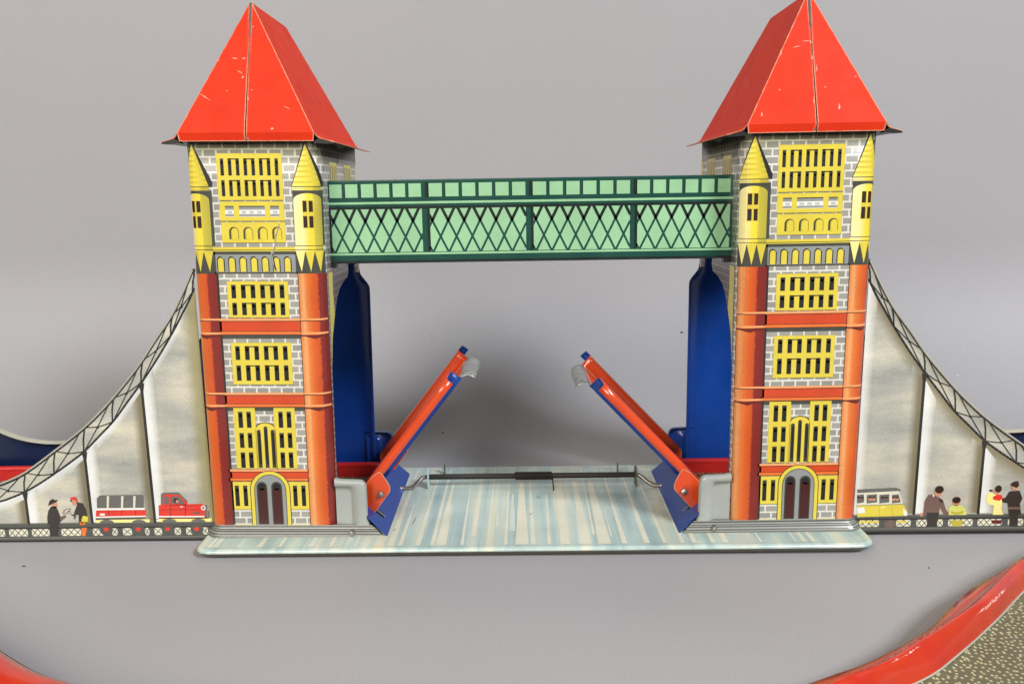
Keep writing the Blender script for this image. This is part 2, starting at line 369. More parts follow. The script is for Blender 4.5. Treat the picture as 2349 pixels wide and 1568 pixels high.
# support tabs bent up from the plate
def tab(x, y, h, w, mat):
    tb = MB(); tb.box(x-.35, x+.35, y-w, y+w, 3.7, 3.9+h*.75, mat); tb.prism([(x-.35, 0), (x+.35, 0), (x+.35, 1), (x-.35, 1)], 0, 0, mat) if False else None
    tb.grid([[(x+sx*.35, y+w*math.cos(a), 3.9+h*.7+h*.3*math.sin(a)) for a in [math.pi*k/8 for k in range(9)]] for sx in (-1, 1)], mat)
    for sx in (-1, 1): tb.face([(x+sx*.35, y+w*math.cos(math.pi*k/8), 3.9+h*.7+h*.3*math.sin(math.pi*k/8)) for k in range(9)], mat)
    tb.build('support_tab', base)
tab(-49.6, 54.5, 9.5, 3.4, 'aqua'); tab(50.8, 54.5, 9.5, 3.4, 'grime'); tab(-43.7, 73.6, 5.2, 1.0, 'grime'); tab(44.2, 72.0, 5.2, 1.0, 'grime')

# --- crank rod with its spring
rod = MB()
zr_, yr_ = 9.2, 54.0
path = [(-66, 50, 4.8), (-61, 50.5, 4.8)] + smoothcurve([(-60, 50.6, 4.8), (-57, 51, 5.2), (-54.5, 52, 7.2), (-52.6, 53.4, 8.9), (-50.5, yr_, zr_)], 4) + [(-40, yr_, zr_), (0, yr_, zr_), (40, yr_, zr_)] + smoothcurve([(51, yr_, zr_), (53.2, 53.2, 8.6), (56, 51.8, 6.4), (59, 50.8, 5.0), (61, 50.5, 4.8)], 4) + [(67, 50, 4.8)]
rod.tube(path, 1.0, 'steel', 12)
rodo = rod.build('crank_rod', bridge, smooth=True)
sl = MB(); sl.tube([(-49.2, yr_, zr_), (0, yr_, zr_), (50.4, yr_, zr_)], 1.32, 'rusty_steel', 14); sl.build('sleeve', rodo, smooth=True)
sp = MB(); nturn = 30
sp.tube([(-7.6+18.0*k/(nturn*10), yr_+1.75*math.cos(2*math.pi*k/10), zr_+1.75*math.sin(2*math.pi*k/10)) for k in range(nturn*10+1)] + [(10.6, 52, 7), (10.8, 49, 4.3), (10.8, 47.6, 4.2)], .30, 'rusty_steel', 6)
sp.build('spring', rodo, smooth=True)

# --- towers
ZT = 165.7; DD = 73.0; GO = -25.15; GI = 27.3; RO = 4.0; RI = 5.0
def front_path(p):                                    # distance along the sheet -> (g, y, nx, ny); g grows towards the span
    if p < GO+RO:
        a = (GO+RO-p)/RO
        if a < math.pi/2: return GO+RO-RO*math.sin(a), RO-RO*math.cos(a), -math.sin(a), -math.cos(a)
        return GO, RO+(a-math.pi/2)*RO, -1, 0
    if p > GI-RI:
        a = (p-(GI-RI))/RI
        if a < math.pi/2: return GI-RI+RI*math.sin(a), RI-RI*math.cos(a), math.sin(a), -math.cos(a)
        return GI, RI+(a-math.pi/2)*RI, 1, 0
    return p, 0, 0, -1
PA0, PA1 = GO+RO, GI-RI; PEND = PA1+RI*math.pi/2; PBEG = PA0-RO*math.pi/2
CUTS = [PA0-RO*math.pi/2*k/5 for k in range(6)] + [PA1+RI*math.pi/2*k/6 for k in range(7)]

def tower(m, lean, zoff):                             # m=+1: span side towards +x ; m=-1: towards -x
    o_x = -109.85*m
    sh = MB(); ps = [PBEG] + [PA0-RO*math.pi/2*k/5 for k in (4, 3, 2, 1, 0)] + [-10, 5, 15] + [PA1+RI*math.pi/2*k/6 for k in range(7)]
    zs = [3.9, 8.4, 40, 80, 95, 110, 130, 150, ZT]
    def G(p, z): g, y, _, _ = front_path(p); return (g*m, y, z)
    fl = m < 0
    sh.grid([[G(p, z) for p in ps] for z in zs], 'brick', flip=fl)
    # rear sheet (mirror of the front in depth)
    def RG(p, z):
        g, y, _, _ = front_path(p)
        if p > PA1:
            a = (p-PA1)/(PEND-PA1); w = min(1, max(0, (109-z)/9)); w = w*w*(3-2*w)
            g = g+(PA1+(GI+4.6-PA1)*a-g)*w; y = y+(3.4*a**2.2-y)*w
        return (g*m, DD-y, z)
    sh.grid([[RG(p, z) for p in ps] for z in [3.9, 8.4, 40, 80, 95, 97, 99, 101, 103, 105, 107, 110, 130, 150, ZT]], 'brick', flip=not fl)
    # side sheets with the bottle shaped road opening
    hole = [(5.1, 3.9), (5.1, 74), (8, 86), (14, 95.5), (19, 101.5), (25, 105.2), (33, 107.3), (41.5, 108.6), (43.5, 111), (43.5, 118), (57, 118), (57, 110.5), (58.5, 109), (63, 108.6), (66.5, 107.6), (68, 105.5)]
    outl = [*hole, (DD-RI, ZT), (RI, ZT)]
    sh.face([(GI*m, y, z) for y, z in outl], 'brick', fl)
    outl2 = [(RO, 3.9), (9, 3.9), (9, 112), (14, 126), (24, 135), (36, 138), (48, 135), (58, 126), (64, 112), (64, 3.9), (DD-RO, 3.9), (DD-RO, ZT), (RO, ZT)]  # unseen outer opening, made taller so window light reaches the inside
    sh.face([(GO*m, y, z) for y, z in outl2], 'brick', not fl)
    tw = sh.build('tower', bridge, autosmooth=35)
    me = tw.data
    me.materials.append(MATS['blue_paint'])
    u = me.uv_layers.new(name='UVMap')
    for p in me.polygons:
        for li in p.loop_indices:
            v = me.vertices[me.loops[li].vertex_index].co*1000
            nx = abs(p.normal.x)
            u.data[li].uv = ((v.y+20) if nx > .75 else v.x, v.z)
    me.uv_layers.new(name='NUV')
    sd = tw.modifiers.new('tin', 'SOLIDIFY'); sd.thickness = .45*MM; sd.offset = -1; sd.material_offset = 1; sd.material_offset_rim = 1
    tw.location = (o_x*MM, 0, zoff*MM); tw.rotation_euler = (0, lean, 0)
    def FM(c, t, l):
        p = c*m; g, y, nx, ny = front_path(p); return ((g+nx*l)*m, y+ny*l, t)
    cuts = [c*m for c in CUTS]
    S = lambda s: s-25.15                              # millimetres from the outer corner of the lithograph -> centred
    def P(): return Print(FM, cuts)
    # windows: yellow frame with punched slots
    def slots(pr, xs, w, z0, z1, pairs, lay=3):
        for i, x in enumerate(xs):
            pr.rect(S(x-w/2), S(x+w/2), z0, z1, 'slot_print', lay)
            pr.rect(S(x-w/2+.25), S(x+w/2-.12), z0+.15, z1-(z1-z0)*.18, 'hole', lay+1)
            pr.disc(S(x+.08), z1-(z1-z0)*.20, w*.40, w*.48, 'hole', lay+1, 10)
        for i, j in pairs: pr.rect(S(xs[i]-w/2), S(xs[j]+w/2), z1-.45, z1, 'slot_print', lay)
    def frame(pr, s0, s1, t0, t1, sh_=True):
        pr.rect(S(s0-.12), S(s1+.12), t0-.12, t1+.12, 'olive_yellow', 1); pr.rect(S(s0-.16), S(s1+.05), t0-.2, t0, 'line_black', 1); pr.rect(S(s0), S(s1), t0, t1, 'yellow', 2)
    w = P(); frame(w, 12.2, 37.5, 142.6, 160.3)
    xs8 = [12.2+2.05+k*3.03 for k in range(8)]
    for z0, z1 in ((152.0, 158.5), (144.1, 150.3)): slots(w, xs8, 1.35, z0, z1, [(1, 2), (3, 4), (5, 6)])
    w.build('window', tw)
    for t0, t1, rr in ((96.3, 110.8, ((104.1, 109.5), (97.3, 102.3))), (68.8, 86.0, ((79.0, 84.7), (70.4, 76.8)))):
        w = P(); frame(w, 13.2, 37.4, t0, t1); xs6 = [13.2+2.45+k*3.86 for k in range(6)]
        for z0, z1 in rr: slots(w, xs6, 1.85, z0, z1, [(1, 2), (3, 4)])
        w.build('window', tw)
    w = P()
    for a, b_ in ((12.3, 21.1), (28.8, 37.4)):
        frame(w, a, b_, 33.1, 59.0)
        for z0, z1 in ((50.6, 57.4), (42.0, 48.4), (33.4, 40.1)): slots(w, [a+2.75, a+6.15], 1.85, z0, z1, [])
    w.arch(S(20.6), S(29.4), 33.1, 53.0, 'line_black', 1, 3.4); w.arch(S(20.9), S(29.1), 33.1, 52.6, 'yellow', 2, 3.2)
    for x, zt_ in ((22.2, 49.8), (25.05, 51.2), (27.9, 49.8)):
        w.arch(S(x-.78), S(x+.78), 33.4, zt_, 'slot_print', 3, .8); w.arch(S(x-.35), S(x+.6), 35, zt_-1.2, 'hole', 4, .6)
    w.build('window', tw)
    for a, b_ in ((9.4, 18.4), (32.6, 41.8)):
        w = P(); frame(w, a, b_, 15.2, 27.2); off = 2.2 if a < 20 else 3.3
        slots(w, [a+off, a+off+3.5], 1.75, 16.7, 25.7, [])
        w.build('window', tw)
    # door
    d = P(); d.arch(S(17.1), S(33.9), 7.9, 32.2, 'line_black', 4, 8.2); d.arch(S(17.4), S(33.6), 8.0, 31.9, 'yellow', 5, 8.0); d.arch(S(18.8), S(32.2), 8.0, 30.5, 'dark_print', 6, 6.8); d.arch(S(19.1), S(31.9), 8.0, 30.2, 'grey_print', 7, 6.6)
    for a, b_ in ((19.9, 24.3), (26.0, 30.5)):
        d.arch(S(a), S(b_), 8.6, 27.4, 'slot_print', 8, 2.3); d.rect(S(a+.5), S(b_-.35), 8.9, 24.4, 'maroon', 9); d.disc(S((a+b_)/2), 25.1, 1.5, 1.5, 'hole', 9)
    d.build('door', tw)
    # balustrade, blind arcade, niches, string courses
    bl = P(); frame(bl, 12.3, 37.5, 134.6, 142.0)
    for a, b_ in ((14.4, 17.8), (19.9, 30.0), (32.1, 35.6)):
        bl.rect(S(a), S(b_), 136.2, 140.4, 'white_print', 3); bl.rect(S(a), S(b_), 138.9, 140.4, 'grey_print', 4); bl.rect(S(a), S(b_), 136.4, 137.2, 'grey_print', 4)
        bl.rect(S(a), S(b_), 140.0, 140.4, 'slot_print', 5)
        k = a+.9
        while k < b_-.8: bl.rect(S(k), S(min(k+1.9, b_)), 137.4, 138.5, 'grey_light', 4); k += 3.0
    bl.build('balustrade', tw)
    ar = P(); frame(ar, 12.5, 37.6, 126.1, 134.0)
    for x in (17.3, 22.9, 28.6, 34.3):
        ar.arch(S(x-1.9), S(x+1.9), 127.5, 132.3, 'slot_print', 3); ar.arch(S(x-1.15), S(x+1.75), 127.3, 131.9, 'olive_yellow', 4); ar.arch(S(x-.75), S(x+1.6), 127.3, 131.8, 'yellow', 5)
    ar.build('blind_arcade', tw)
    ni = P(); ni.rect(S(8.6), S(41.6), 114.4, 121.6, 'grey_print', 1); ni.rect(S(8.6), S(41.6), 121.5, 122.7, 'dark_print', 2); ni.rect(S(8.4), S(41.6), 122.7, 124.4, 'yellow', 2); ni.rect(S(8.4), S(41.6), 123.1, 123.35, 'line_black', 3); ni.rect(S(8.6), S(41.6), 113.9, 114.5, 'dark_print', 2)
    for k in range(7):
        x = 11.2+k*4.42; ni.arch(S(x-1.4), S(x+1.2), 114.7, 120.8, 'slot_print', 3, 1.6); ni.arch(S(x-1.0), S(x+1.2), 114.7, 120.2, 'yellow', 4, 1.3); ni.arch(S(x+1.3), S(x+1.65), 114.7, 119.8, 'line_black', 3, .5)
    ni.build('niche_row', tw)
    def band(t0, t1, gap=None, dark=True):
        bd = P(); segs = [(8.5, 42.0)] if gap is None else [(8.5, gap[0]), (gap[1], 42.2)]
        for a, b_ in segs:
            h = t1-t0
            bd.rect(S(a), S(b_), t0, t1, 'red_band', 2); bd.rect(S(a), S(b_), t1-.9, t1, 'orange_line', 3); bd.rect(S(a), S(b_), t1-1.25, t1-.95, 'brown_line', 3); bd.rect(S(a), S(b_), t0+.15, t0+1.25, 'orange_band', 3); bd.rect(S(a), S(b_), t0+1.3, t0+1.5, 'brown_line', 3)
            bd.rect(S(a), S(b_), t0-.15, t0+.12, 'line_black', 3)
            if dark: bd.rect(S(a), S(b_), t0-1.6, t0-.1, 'dark_print', 1)
        bd.build('string_course', tw)
    band(89.3, 95.9); band(59.3, 65.4); band(27.6, 32.7, None, False)
    yl = P(); yl.rect(S(8.4), S(42.5), 7.7, 8.5, 'yellow', 3); yl.build('threshold_line', tw)
    # corner turrets and columns
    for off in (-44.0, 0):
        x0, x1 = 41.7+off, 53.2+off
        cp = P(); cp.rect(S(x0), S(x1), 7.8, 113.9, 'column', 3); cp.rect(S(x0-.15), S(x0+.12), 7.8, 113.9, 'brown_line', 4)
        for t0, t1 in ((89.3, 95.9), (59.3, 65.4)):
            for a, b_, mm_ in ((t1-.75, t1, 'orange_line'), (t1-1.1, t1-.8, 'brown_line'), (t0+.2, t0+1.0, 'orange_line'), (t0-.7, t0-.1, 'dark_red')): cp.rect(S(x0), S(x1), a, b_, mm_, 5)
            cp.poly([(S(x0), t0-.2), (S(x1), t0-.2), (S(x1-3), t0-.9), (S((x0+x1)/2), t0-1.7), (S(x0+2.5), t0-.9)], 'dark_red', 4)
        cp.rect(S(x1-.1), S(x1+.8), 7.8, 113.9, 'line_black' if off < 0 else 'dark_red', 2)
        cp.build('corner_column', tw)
        tu = P(); ax = 46.9+off; bx0, bx1 = 41.0+off, 52.6+off
        tu.poly([(S(ax-.2), 165.2), (S(bx0-.3), 147.6), (S(bx1+1.3), 147.6), (S(bx1+1.5), 149.4)], 'line_black', 2)
        n = 8
        for k in range(n):
            f0, f1 = k/n, (k+1)/n; z0 = 147.8+16.2*f0; z1 = 147.8+16.2*f1; zm = z0+(z1-z0)*.62
            L = lambda z: bx0+(ax-bx0)*(z-147.8)/16.2
            R = lambda z: bx1+(ax-bx1)*(z-147.8)/16.2
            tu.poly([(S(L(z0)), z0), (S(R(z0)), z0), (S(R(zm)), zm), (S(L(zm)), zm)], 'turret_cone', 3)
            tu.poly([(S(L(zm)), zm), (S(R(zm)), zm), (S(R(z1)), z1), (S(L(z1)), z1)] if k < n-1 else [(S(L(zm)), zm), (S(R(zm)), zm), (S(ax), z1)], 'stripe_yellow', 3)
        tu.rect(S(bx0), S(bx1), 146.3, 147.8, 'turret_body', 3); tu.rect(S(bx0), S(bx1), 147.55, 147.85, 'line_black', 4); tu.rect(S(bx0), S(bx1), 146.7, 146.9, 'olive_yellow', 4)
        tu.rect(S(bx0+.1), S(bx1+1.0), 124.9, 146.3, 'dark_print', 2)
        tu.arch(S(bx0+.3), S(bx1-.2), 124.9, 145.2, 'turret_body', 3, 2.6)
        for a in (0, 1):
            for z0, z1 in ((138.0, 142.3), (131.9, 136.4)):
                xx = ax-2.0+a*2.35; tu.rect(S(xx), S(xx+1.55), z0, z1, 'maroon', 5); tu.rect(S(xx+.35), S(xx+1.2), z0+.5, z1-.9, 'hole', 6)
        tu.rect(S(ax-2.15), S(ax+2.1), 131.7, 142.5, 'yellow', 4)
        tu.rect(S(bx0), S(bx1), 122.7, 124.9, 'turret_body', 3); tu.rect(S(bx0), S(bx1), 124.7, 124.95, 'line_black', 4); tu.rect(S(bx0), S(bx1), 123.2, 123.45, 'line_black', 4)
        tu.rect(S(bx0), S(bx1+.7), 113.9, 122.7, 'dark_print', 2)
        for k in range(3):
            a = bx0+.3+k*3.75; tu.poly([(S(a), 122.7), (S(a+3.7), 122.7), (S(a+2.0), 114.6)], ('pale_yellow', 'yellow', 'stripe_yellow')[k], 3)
        tu.build('turret', tw)
    # side above the walkway: two small windows and the rear turret
    SM = lambda y, z, l: ((GI+l)*m, y, z)
    for y0, y1 in ((14.5, 28.5), (42, 57)):
        sp_ = Print(SM); sp_.rect(y0, y1, 144, 158, 'line_black', 1); sp_.rect(y0+.3, y1-.3, 144, 157.7, 'yellow', 2)
        for k in range(4): xx = y0+1.6+k*(y1-y0-3.2)/3.4; sp_.rect(xx, xx+1.2, 145, 156.2, 'slot_print', 3)
        sp_.build('window', tw, flip=fl)
    sp_ = Print(SM); sp_.poly([(64, 147.8), (68, 147.8), (68, 162)], 'yellow', 2); sp_.rect(63.6, 68, 113.9, 147.6, 'pale_yellow', 2); sp_.rect(65.6, 68, 108.2, 113.7, 'cream', 2)
    sp_.build('turret', tw, flip=fl)
    sp_ = Print(SM); sp_.poly([(5.2, 75), (7.8, 86.2), (13.8, 95.7), (12.2, 104), (12.4, 113.6), (5.2, 113.6)], 'yellow', 2); sp_.build('turret', tw, flip=fl)
    sp_ = Print(SM); sp_.line([(31.6, 165.4), (31.0, 161), (30.0, 158), (29.6, 157.4)], .6, 'hole', 4); sp_.build('lock_slot', tw, flip=fl)
    # skirt and foot
    fo = MB(); fpts = [-21.15+2*k for k in range(22)]
    ps2 = [PBEG] + [PA0-RO*math.pi/2*k/5 for k in (4, 3, 2, 1, 0)] + [-10, 5, 15, PA1]
    rows_ = []
    for z, o_ in ((8.3, .2), (6.9, .7), (6.2, 1.5), (4.9, 2.6), (4.0, 3.0)):
        r = []
        for p in ps2: g, y, nx, ny = front_path(p); r.append(((g+nx*o_)*m, y+ny*o_, z))
        for g in (25.5, 32, 40.6): r.append((g*m, -o_, z))
        gx = 40.6 + (9.6-z)*1.30; r.append((gx*m, -o_, z)); rows_.append(r)
    fo.grid(rows_, 'skirt_grey', flip=not fl)
    sk = fo.build('skirt', tw, autosmooth=70, solid=0)
    # printed step lines on the skirt
    st = MB()
    for k in range(5):
        f0 = .06+k*.2
        def at(f, j):
            ff = f*(len(rows_)-1); i = min(int(ff), len(rows_)-2); a, b_ = Vector(rows_[i][j]), Vector(rows_[i+1][j]); q = a+(b_-a)*(ff-i)
            return (q.x, q.y-.06, q.z+.06)
        for j in range(len(rows_[0])-1):
            a, b_ = at(f0, j), at(f0, j+1); c_, d_ = at(f0+.105, j+1), at(f0+.105, j)
            st.face([a, b_, c_, d_], 'rail_grey' if k != 4 else 'grime', not fl)
    st.build('step_lines', sk)
    for yy, nm in ((.0, 1), (DD, -1)):
        ft = MB()
        o_ = [(27.2, 8.2), (41.3, 8.2), (40.3, 10.6), (40.2, 23.8)] + [(37.4+2.8*math.cos(a), 24.2+3.2*math.sin(a)) for a in [math.pi/2*k/6 for k in range(7)]] + [(29.8, 27.7), (27.2, 28.2)]
        i_ = [(27.2, 8.2), (33.8, 8.2), (33.8, 11), (33.7, 21.5)] + [(31.9+1.8*math.cos(a), 22.0+1.9*math.sin(a)) for a in [math.pi/2*k/6 for k in range(7)]] + [(28.8, 23.9), (27.2, 23.9)]
        q_ = [(27.2, 8.2), (36.4, 8.2), (36.3, 11), (36.2, 22.6)] + [(33.8+2.4*math.cos(a), 23.2+2.4*math.sin(a)) for a in [math.pi/2*k/6 for k in range(7)]] + [(29.2, 25.6), (27.2, 25.7)]
        e_ = [(a*.0+a, z) for a, z in o_]
        L = lambda pts, y: [(g*m, yy+nm*y, z) for g, z in pts]
        ft.grid([L(o_, 2.6), L(e_, .5), L([(a-.6 if a > 28 else a, z-.6 if z > 20 else z) for a, z in o_], -.1), L(q_, -.15), L(i_, 2.0)], 'foot_grey', flip=(fl if nm > 0 else not fl))
        ft.face(L(i_, 2.0), 'foot_grey', (not fl) if nm > 0 else fl)
        f_ = ft.build('foot', tw, autosmooth=60)
        if nm < 0: f_.data.materials[0] = MATS['blue_paint']
    bo = MB(); bo.tube([(34.3*m, -1.2, 5.6), (34.3*m, -3.0, 5.7)], [1.25, 1.2], 'steel', 8); bo.tube([(34.3*m, -3.0, 5.7), (34.3*m, -3.35, 5.7)], [1.2, .7], 'steel', 8)
    bo.build('bolt', tw, autosmooth=40)
    # roof: two bent halves meeting in a seam, flared side eaves, turned-down lip
    rf = MB(); RZ, ZE = 218.3, 168.0; hb = 26.2; y0, y1, yr0, yr1 = -3.0, 76.0, 12.8, 59.6
    apex = .35
    def rx(g): return g*m
    for sgn in (-1, 1):
        gap = .22
        for (yb, yr, f2) in ((y0, yr0, False), (y1, yr1, True)):
            dy = (-.35 if sgn < 0 else 0)*(1 if not f2 else -1)
            pts = [(rx(sgn*gap), yb+dy, ZE), (rx(sgn*hb), yb, ZE), (rx(sgn*apex), yr, RZ), (rx(sgn*gap*.5), yr+dy*.3, RZ)]
            rf.face(pts, 'roof_red', (sgn*m < 0) ^ f2)
            lip = [(rx(sgn*gap), yb+dy, ZE), (rx(sgn*hb), yb, ZE), (rx(sgn*(hb-.5)), yb+(.5 if not f2 else -.5), ZE-3.2), (rx(sgn*gap), yb+dy+(.5 if not f2 else -.5), ZE-3.2)]
            rf.face(lip, 'roof_red', (sgn*m > 0) ^ f2)
        prof_ = [(apex, RZ), (hb, ZE), (hb+1.3, ZE-1.4), (hb+3.0, ZE-2.3), (hb+7.2, ZE-3.2)]
        rowsr = []
        for i, (g, z) in enumerate(prof_):
            ya, yb = (yr0, yr1) if i == 0 else (y0, y1)
            if i >= 2: ya += .6*(i-1); yb -= .6*(i-1)
            rowsr.append([(rx(sgn*g), ya+(yb-ya)*k/6, z) for k in range(7)])
        rf.grid(rowsr, 'roof_red', flip=(sgn*m > 0))
    rf.face([(0-.4, yr0+.05, RZ-.3), (.4, yr0+.05, RZ-.3), (.9, y0+.6, ZE-2.6), (-.9, y0+.6, ZE-2.6)], 'dark_inside')
    ro = rf.build('roof', tw)
    ro.data.materials.append(MATS['black_paint']); 
    sd = ro.modifiers.new('tin', 'SOLIDIFY'); sd.thickness = .45*MM; sd.offset = -1; sd.material_offset = 2; sd.material_offset_rim = 0
    for sgn in (-1, 1):
        ev = MB(); pts = [(26.4, ZE-2.9), (27.5, ZE-2.2), (29.5, ZE-2.6), (32.7, ZE-3.5), (32.9, ZE-4.1), (30, ZE-4.2), (25.6, ZE-3.9)]
        ev.prism([(rx(sgn*g), z) for g, z in pts], -2.2, 1.5, 'black_paint'); ev.build('eave_tab', ro, recalc=True)
    kk = math.hypot(yr0-y0, RZ-ZE); dyk, dzk = (yr0-y0)/kk, (RZ-ZE)/kk
    RMAP = lambda x, f, l: (x, y0+(yr0-y0)*f/50-dzk*(l+.05)-.32*(1 if x*m < 0 else 0)*(1-f/50), ZE+(RZ-ZE)*f/50+dyk*(l+.05))
    marks = ([(-6.6, 28.4, 2.6, .5, -.5), (-2.6, 28.0, 1.7, .6, .2), (-4.2, 23.6, 2.4, .3, -1.5), (-19, 15.2, 5.4, .22, -3.3), (-.9, 43.5, .9, .8, .1), (.9, 40.2, .8, .6, .4), (-2.2, 20.7, .8, 1.1, .3), (1.4, 16.0, 1.0, .3, .2), (-8, 15.6, .7, .3, .2), (9.5, 1.2, 1.3, .9, .2), (-12, 27.5, .8, .3, -.3), (.3, 12.5, .5, 1.3, .0), (14, 10, 3.0, .16, -1.4)] if m > 0 else
             [(-7.6, 28.6, 3.4, .5, .8), (-4.2, 31.0, 4.2, .35, .2), (-.8, 30.4, .7, 1.8, .2), (-.6, 24.4, .6, 2.6, .2), (-12.5, 26, .8, 2.5, 1.0), (-13.8, 12.6, .8, .6, .2), (-21, 3.2, .7, 2.2, .4), (.9, 20.2, .4, 3.5, .2), (3.4, 13.2, .8, .6, .4), (-.5, 42, .6, 3.0, .1), (8.2, 5.5, .8, 3.0, .2), (-.9, 8, .4, 3.0, .2), (15, 17, 1.0, .4, .3)])
    for x, f, w_, h_, dz_ in marks:
        q_ = Print(RMAP); q_.poly([(x, f), (x+w_*.5, f+dz_*.5-h_*.3), (x+w_, f+dz_), (x+w_*.55, f+dz_*.5+h_*.6)], 'bare_chip', 1); q_.build('scratch_mark', ro)
    return tw, ro, FM, cuts, S
twL, roL, FML, cutL, S_ = tower(1, .0119, 0)
twR, roR, FMR, cutR, _ = tower(-1, -.0040, 0)
# the grey scratch on one tower
sc = Print(FML, cutL); sc.line([(35.4-25.15, 133.2), (33.9-25.15, 129), (33.0-25.15, 124), (32.2-25.15, 121.5), (32.6-25.15, 118), (33.0-25.15, 115.5)], .45, 'scratch_grey', 8)
sc.line([(31.8-25.15, 122.5), (32.4-25.15, 117), (33.2-25.15, 115.2)], .8, 'scratch_grey', 8); sc.build('scratch_mark', twL)

# --- walkway
wk = MB(); wk.box(-82.0, 82.6, 11, 62, 116.4, 149.8, 'dark_green')
wko = wk.build('walkway', bridge, bevel=.5)
wm = lambda x, z, l: (x, 11-l, z)
lp = Print(wm); pp = Print(wm)
pp.rect(-82, 82.6, 140.2, 141.1, 'light_green', 2); pp.rect(-82, 82.6, 138.2, 139.2, 'green_black', 2)
lp.rect(-82, 82.6, 119.8, 120.6, 'light_green', 2); lp.rect(-82, 82.6, 116.6, 117.6, 'green_black', 2)
bays = [(-80.3, -43.2), (-40.2, -1.2), (1.7, 40.8), (43.6, 81.0)]
for b0, b1 in bays:
    pit = (b1+1.3-b0)/6
    pp.rect(b0-1.5, b0-.1, 142.6, 148.6, 'green_black', 1)
    for k in range(6):
        a = b0+k*pit; pp.rect(a, a+pit-1.4, 142.9, 148.2, 'light_green', 2)
        pp.rect(a-.35, a-.02, 142.8, 148.2, 'green_black', 1)
    lp.rect(b0, b1, 120.9, 138.3, 'light_green', 2); lp.rect(b0-.9, b0+.2, 120.9, 138.3, 'green_black', 3)
    zc0, zc1 = 120.9, 138.3; zx = 133.4; k_ = .50; pit = 6.45
    for j in range(-3, 10):
        for sg in (1, -1):
            xc = b0+1.1+j*pit                           # crossing point at height zx
            xa, xb = xc+sg*(zc0-zx)*k_, xc+sg*(zc1-zx)*k_
            def X(z): return xc+sg*(z-zx)*k_
            za, zb = zc0, zc1
            lo, hi = sorted((zx+(b0-xc)/(sg*k_), zx+(b1-xc)/(sg*k_)))
            za, zb = max(za, lo), min(zb, hi)
            if zb-za < .5: continue
            lp.line([(X(za), za), (X(zb), zb)], .85, 'dark_green', 3+(sg > 0))
            if zb > 133.2: lp.line([(X(max(za, 133.2)), max(za, 133.2)), (X(zb), zb)], 1.15, 'green_black', 5)
lp.build('lattice_panel', wko); pp.build('parapet_panel', wko)
for sx in (-1, 1):
    e = MB(); e.box(*sorted((sx*79, sx*82.4)), 10.6, 14, 114.8, 117.2, 'black_paint'); e.build('end_clip', wko)

# --- drawbridge leaves
def leaf(side, ang, px, pz):
    # local: l along the leaf, y depth, m_ normal to the road; side=-1 left leaf (tip towards +x)
    lf = bpy.data.objects.new('drawbridge_leaf', None)
    e = Vector((math.cos(ang)*(-side), 0, math.sin(ang))); n = Vector((math.sin(ang)*side, 0, math.cos(ang)))
    P0 = Vector((px, 0, pz))
    T = lambda l, y, q: tuple(P0 + e*l + n*q + Vector((0, y, 0)))
    Y0, Y1 = 9.0, 63.5; rw = 5.2
    prof = [(Y0, 4.2)] + [(Y0+rw/2-rw/2*math.cos(a), 6.2+1.95*math.sin(a)) for a in [math.pi*k/8 for k in range(9)]] + [(Y0+rw, 2.5), (Y1-rw, 2.5)] + [(Y1-rw/2-rw/2*math.cos(a), 6.2+1.95*math.sin(a)) for a in [math.pi*k/8 for k in range(9)]] + [(Y1, 4.2)]
    mb = MB(); rows = []
    for l in (-3.5, 10, 30, 50, 57.2): rows.append([T(l, y, q) for y, q in prof])
    endp = []
    for i, (y, q) in enumerate(prof):
        ll = 57.2 if i < 4 else (62.4 if i > len(prof)-6 else 60.0)
        endp.append(T(ll, y, q))
    rows.append(endp)
    flipv = side < 0
    mb.grid(rows, 'leaf_red', flip=flipv)
    me_o = mb.build('drawbridge_leaf', bridge, autosmooth=50)
    me_o.data.materials.append(MATS['blue_paint'])
    sd = me_o.modifiers.new('tin', 'SOLIDIFY'); sd.thickness = .4*MM; sd.offset = -1; sd.material_offset = 1; sd.material_offset_rim = 1
    # pivot cheek plates
    ch = [(7.2, 5.0), (6.6, 3.2), (5.6, .6), (4.6, -1.3), (3.0, -2.4), (-13.3, -3.0), (-14, -1.8), (-13, 1.5), (-7, 7.2), (-3.0, 7.6), (4, 7.6), (7.2, 6.5)]
    for yy in (Y0-.3, Y1-.3):
        c = MB(); a = [T(l, yy, q) for l, q in ch]; b_ = [T(l, yy+.55, q) for l, q in ch]
        c.face(a, 'leaf_red'); c.face(b_, 'leaf_red', True)
        for k in range(len(ch)): j = (k+1) % len(ch); c.face([a[k], b_[k], b_[j], a[j]], 'rim_cream')
        c.build('cheek_plate', me_o, recalc=True)
    bo = MB(); q = T(0, Y0-.3, 0); bo.tube([(q[0], q[1], q[2]), (q[0], q[1]-1.5, q[2])], 1.35, 'steel', 6); bo.tube([(q[0], q[1]-1.5, q[2]), (q[0], q[1]-1.9, q[2])], [1.3, .6], 'steel', 6)
    bo.build('bolt', me_o, autosmooth=30)
    tg = MB(); rr = random.Random(5+side); r_ = []
    pr = [(58.5, 2.7), (60.6, 2.2), (61.9, 1.1), (62.6, -.7), (62.9, -2.8)]
    for l, qq in pr:
        r_.append([T(l+(.22*math.sin(k*1.1+side) if l > 62 else 0), 17+39*k/10+(0 if l < 61 else (.0 if 0 < k < 10 else (-1 if k == 0 else 1)*-1.2)), qq+.22*math.sin(k*.8+l)) for k in range(11)])
    tg.grid(r_, 'bare_tin'); tg.build('tongue', me_o, smooth=True, solid=.4)
    return me_o
leaf(-1, math.radians(51.9), -64.5, 18.3)
leaf(1, math.radians(46.5), 64.6, 18.0)

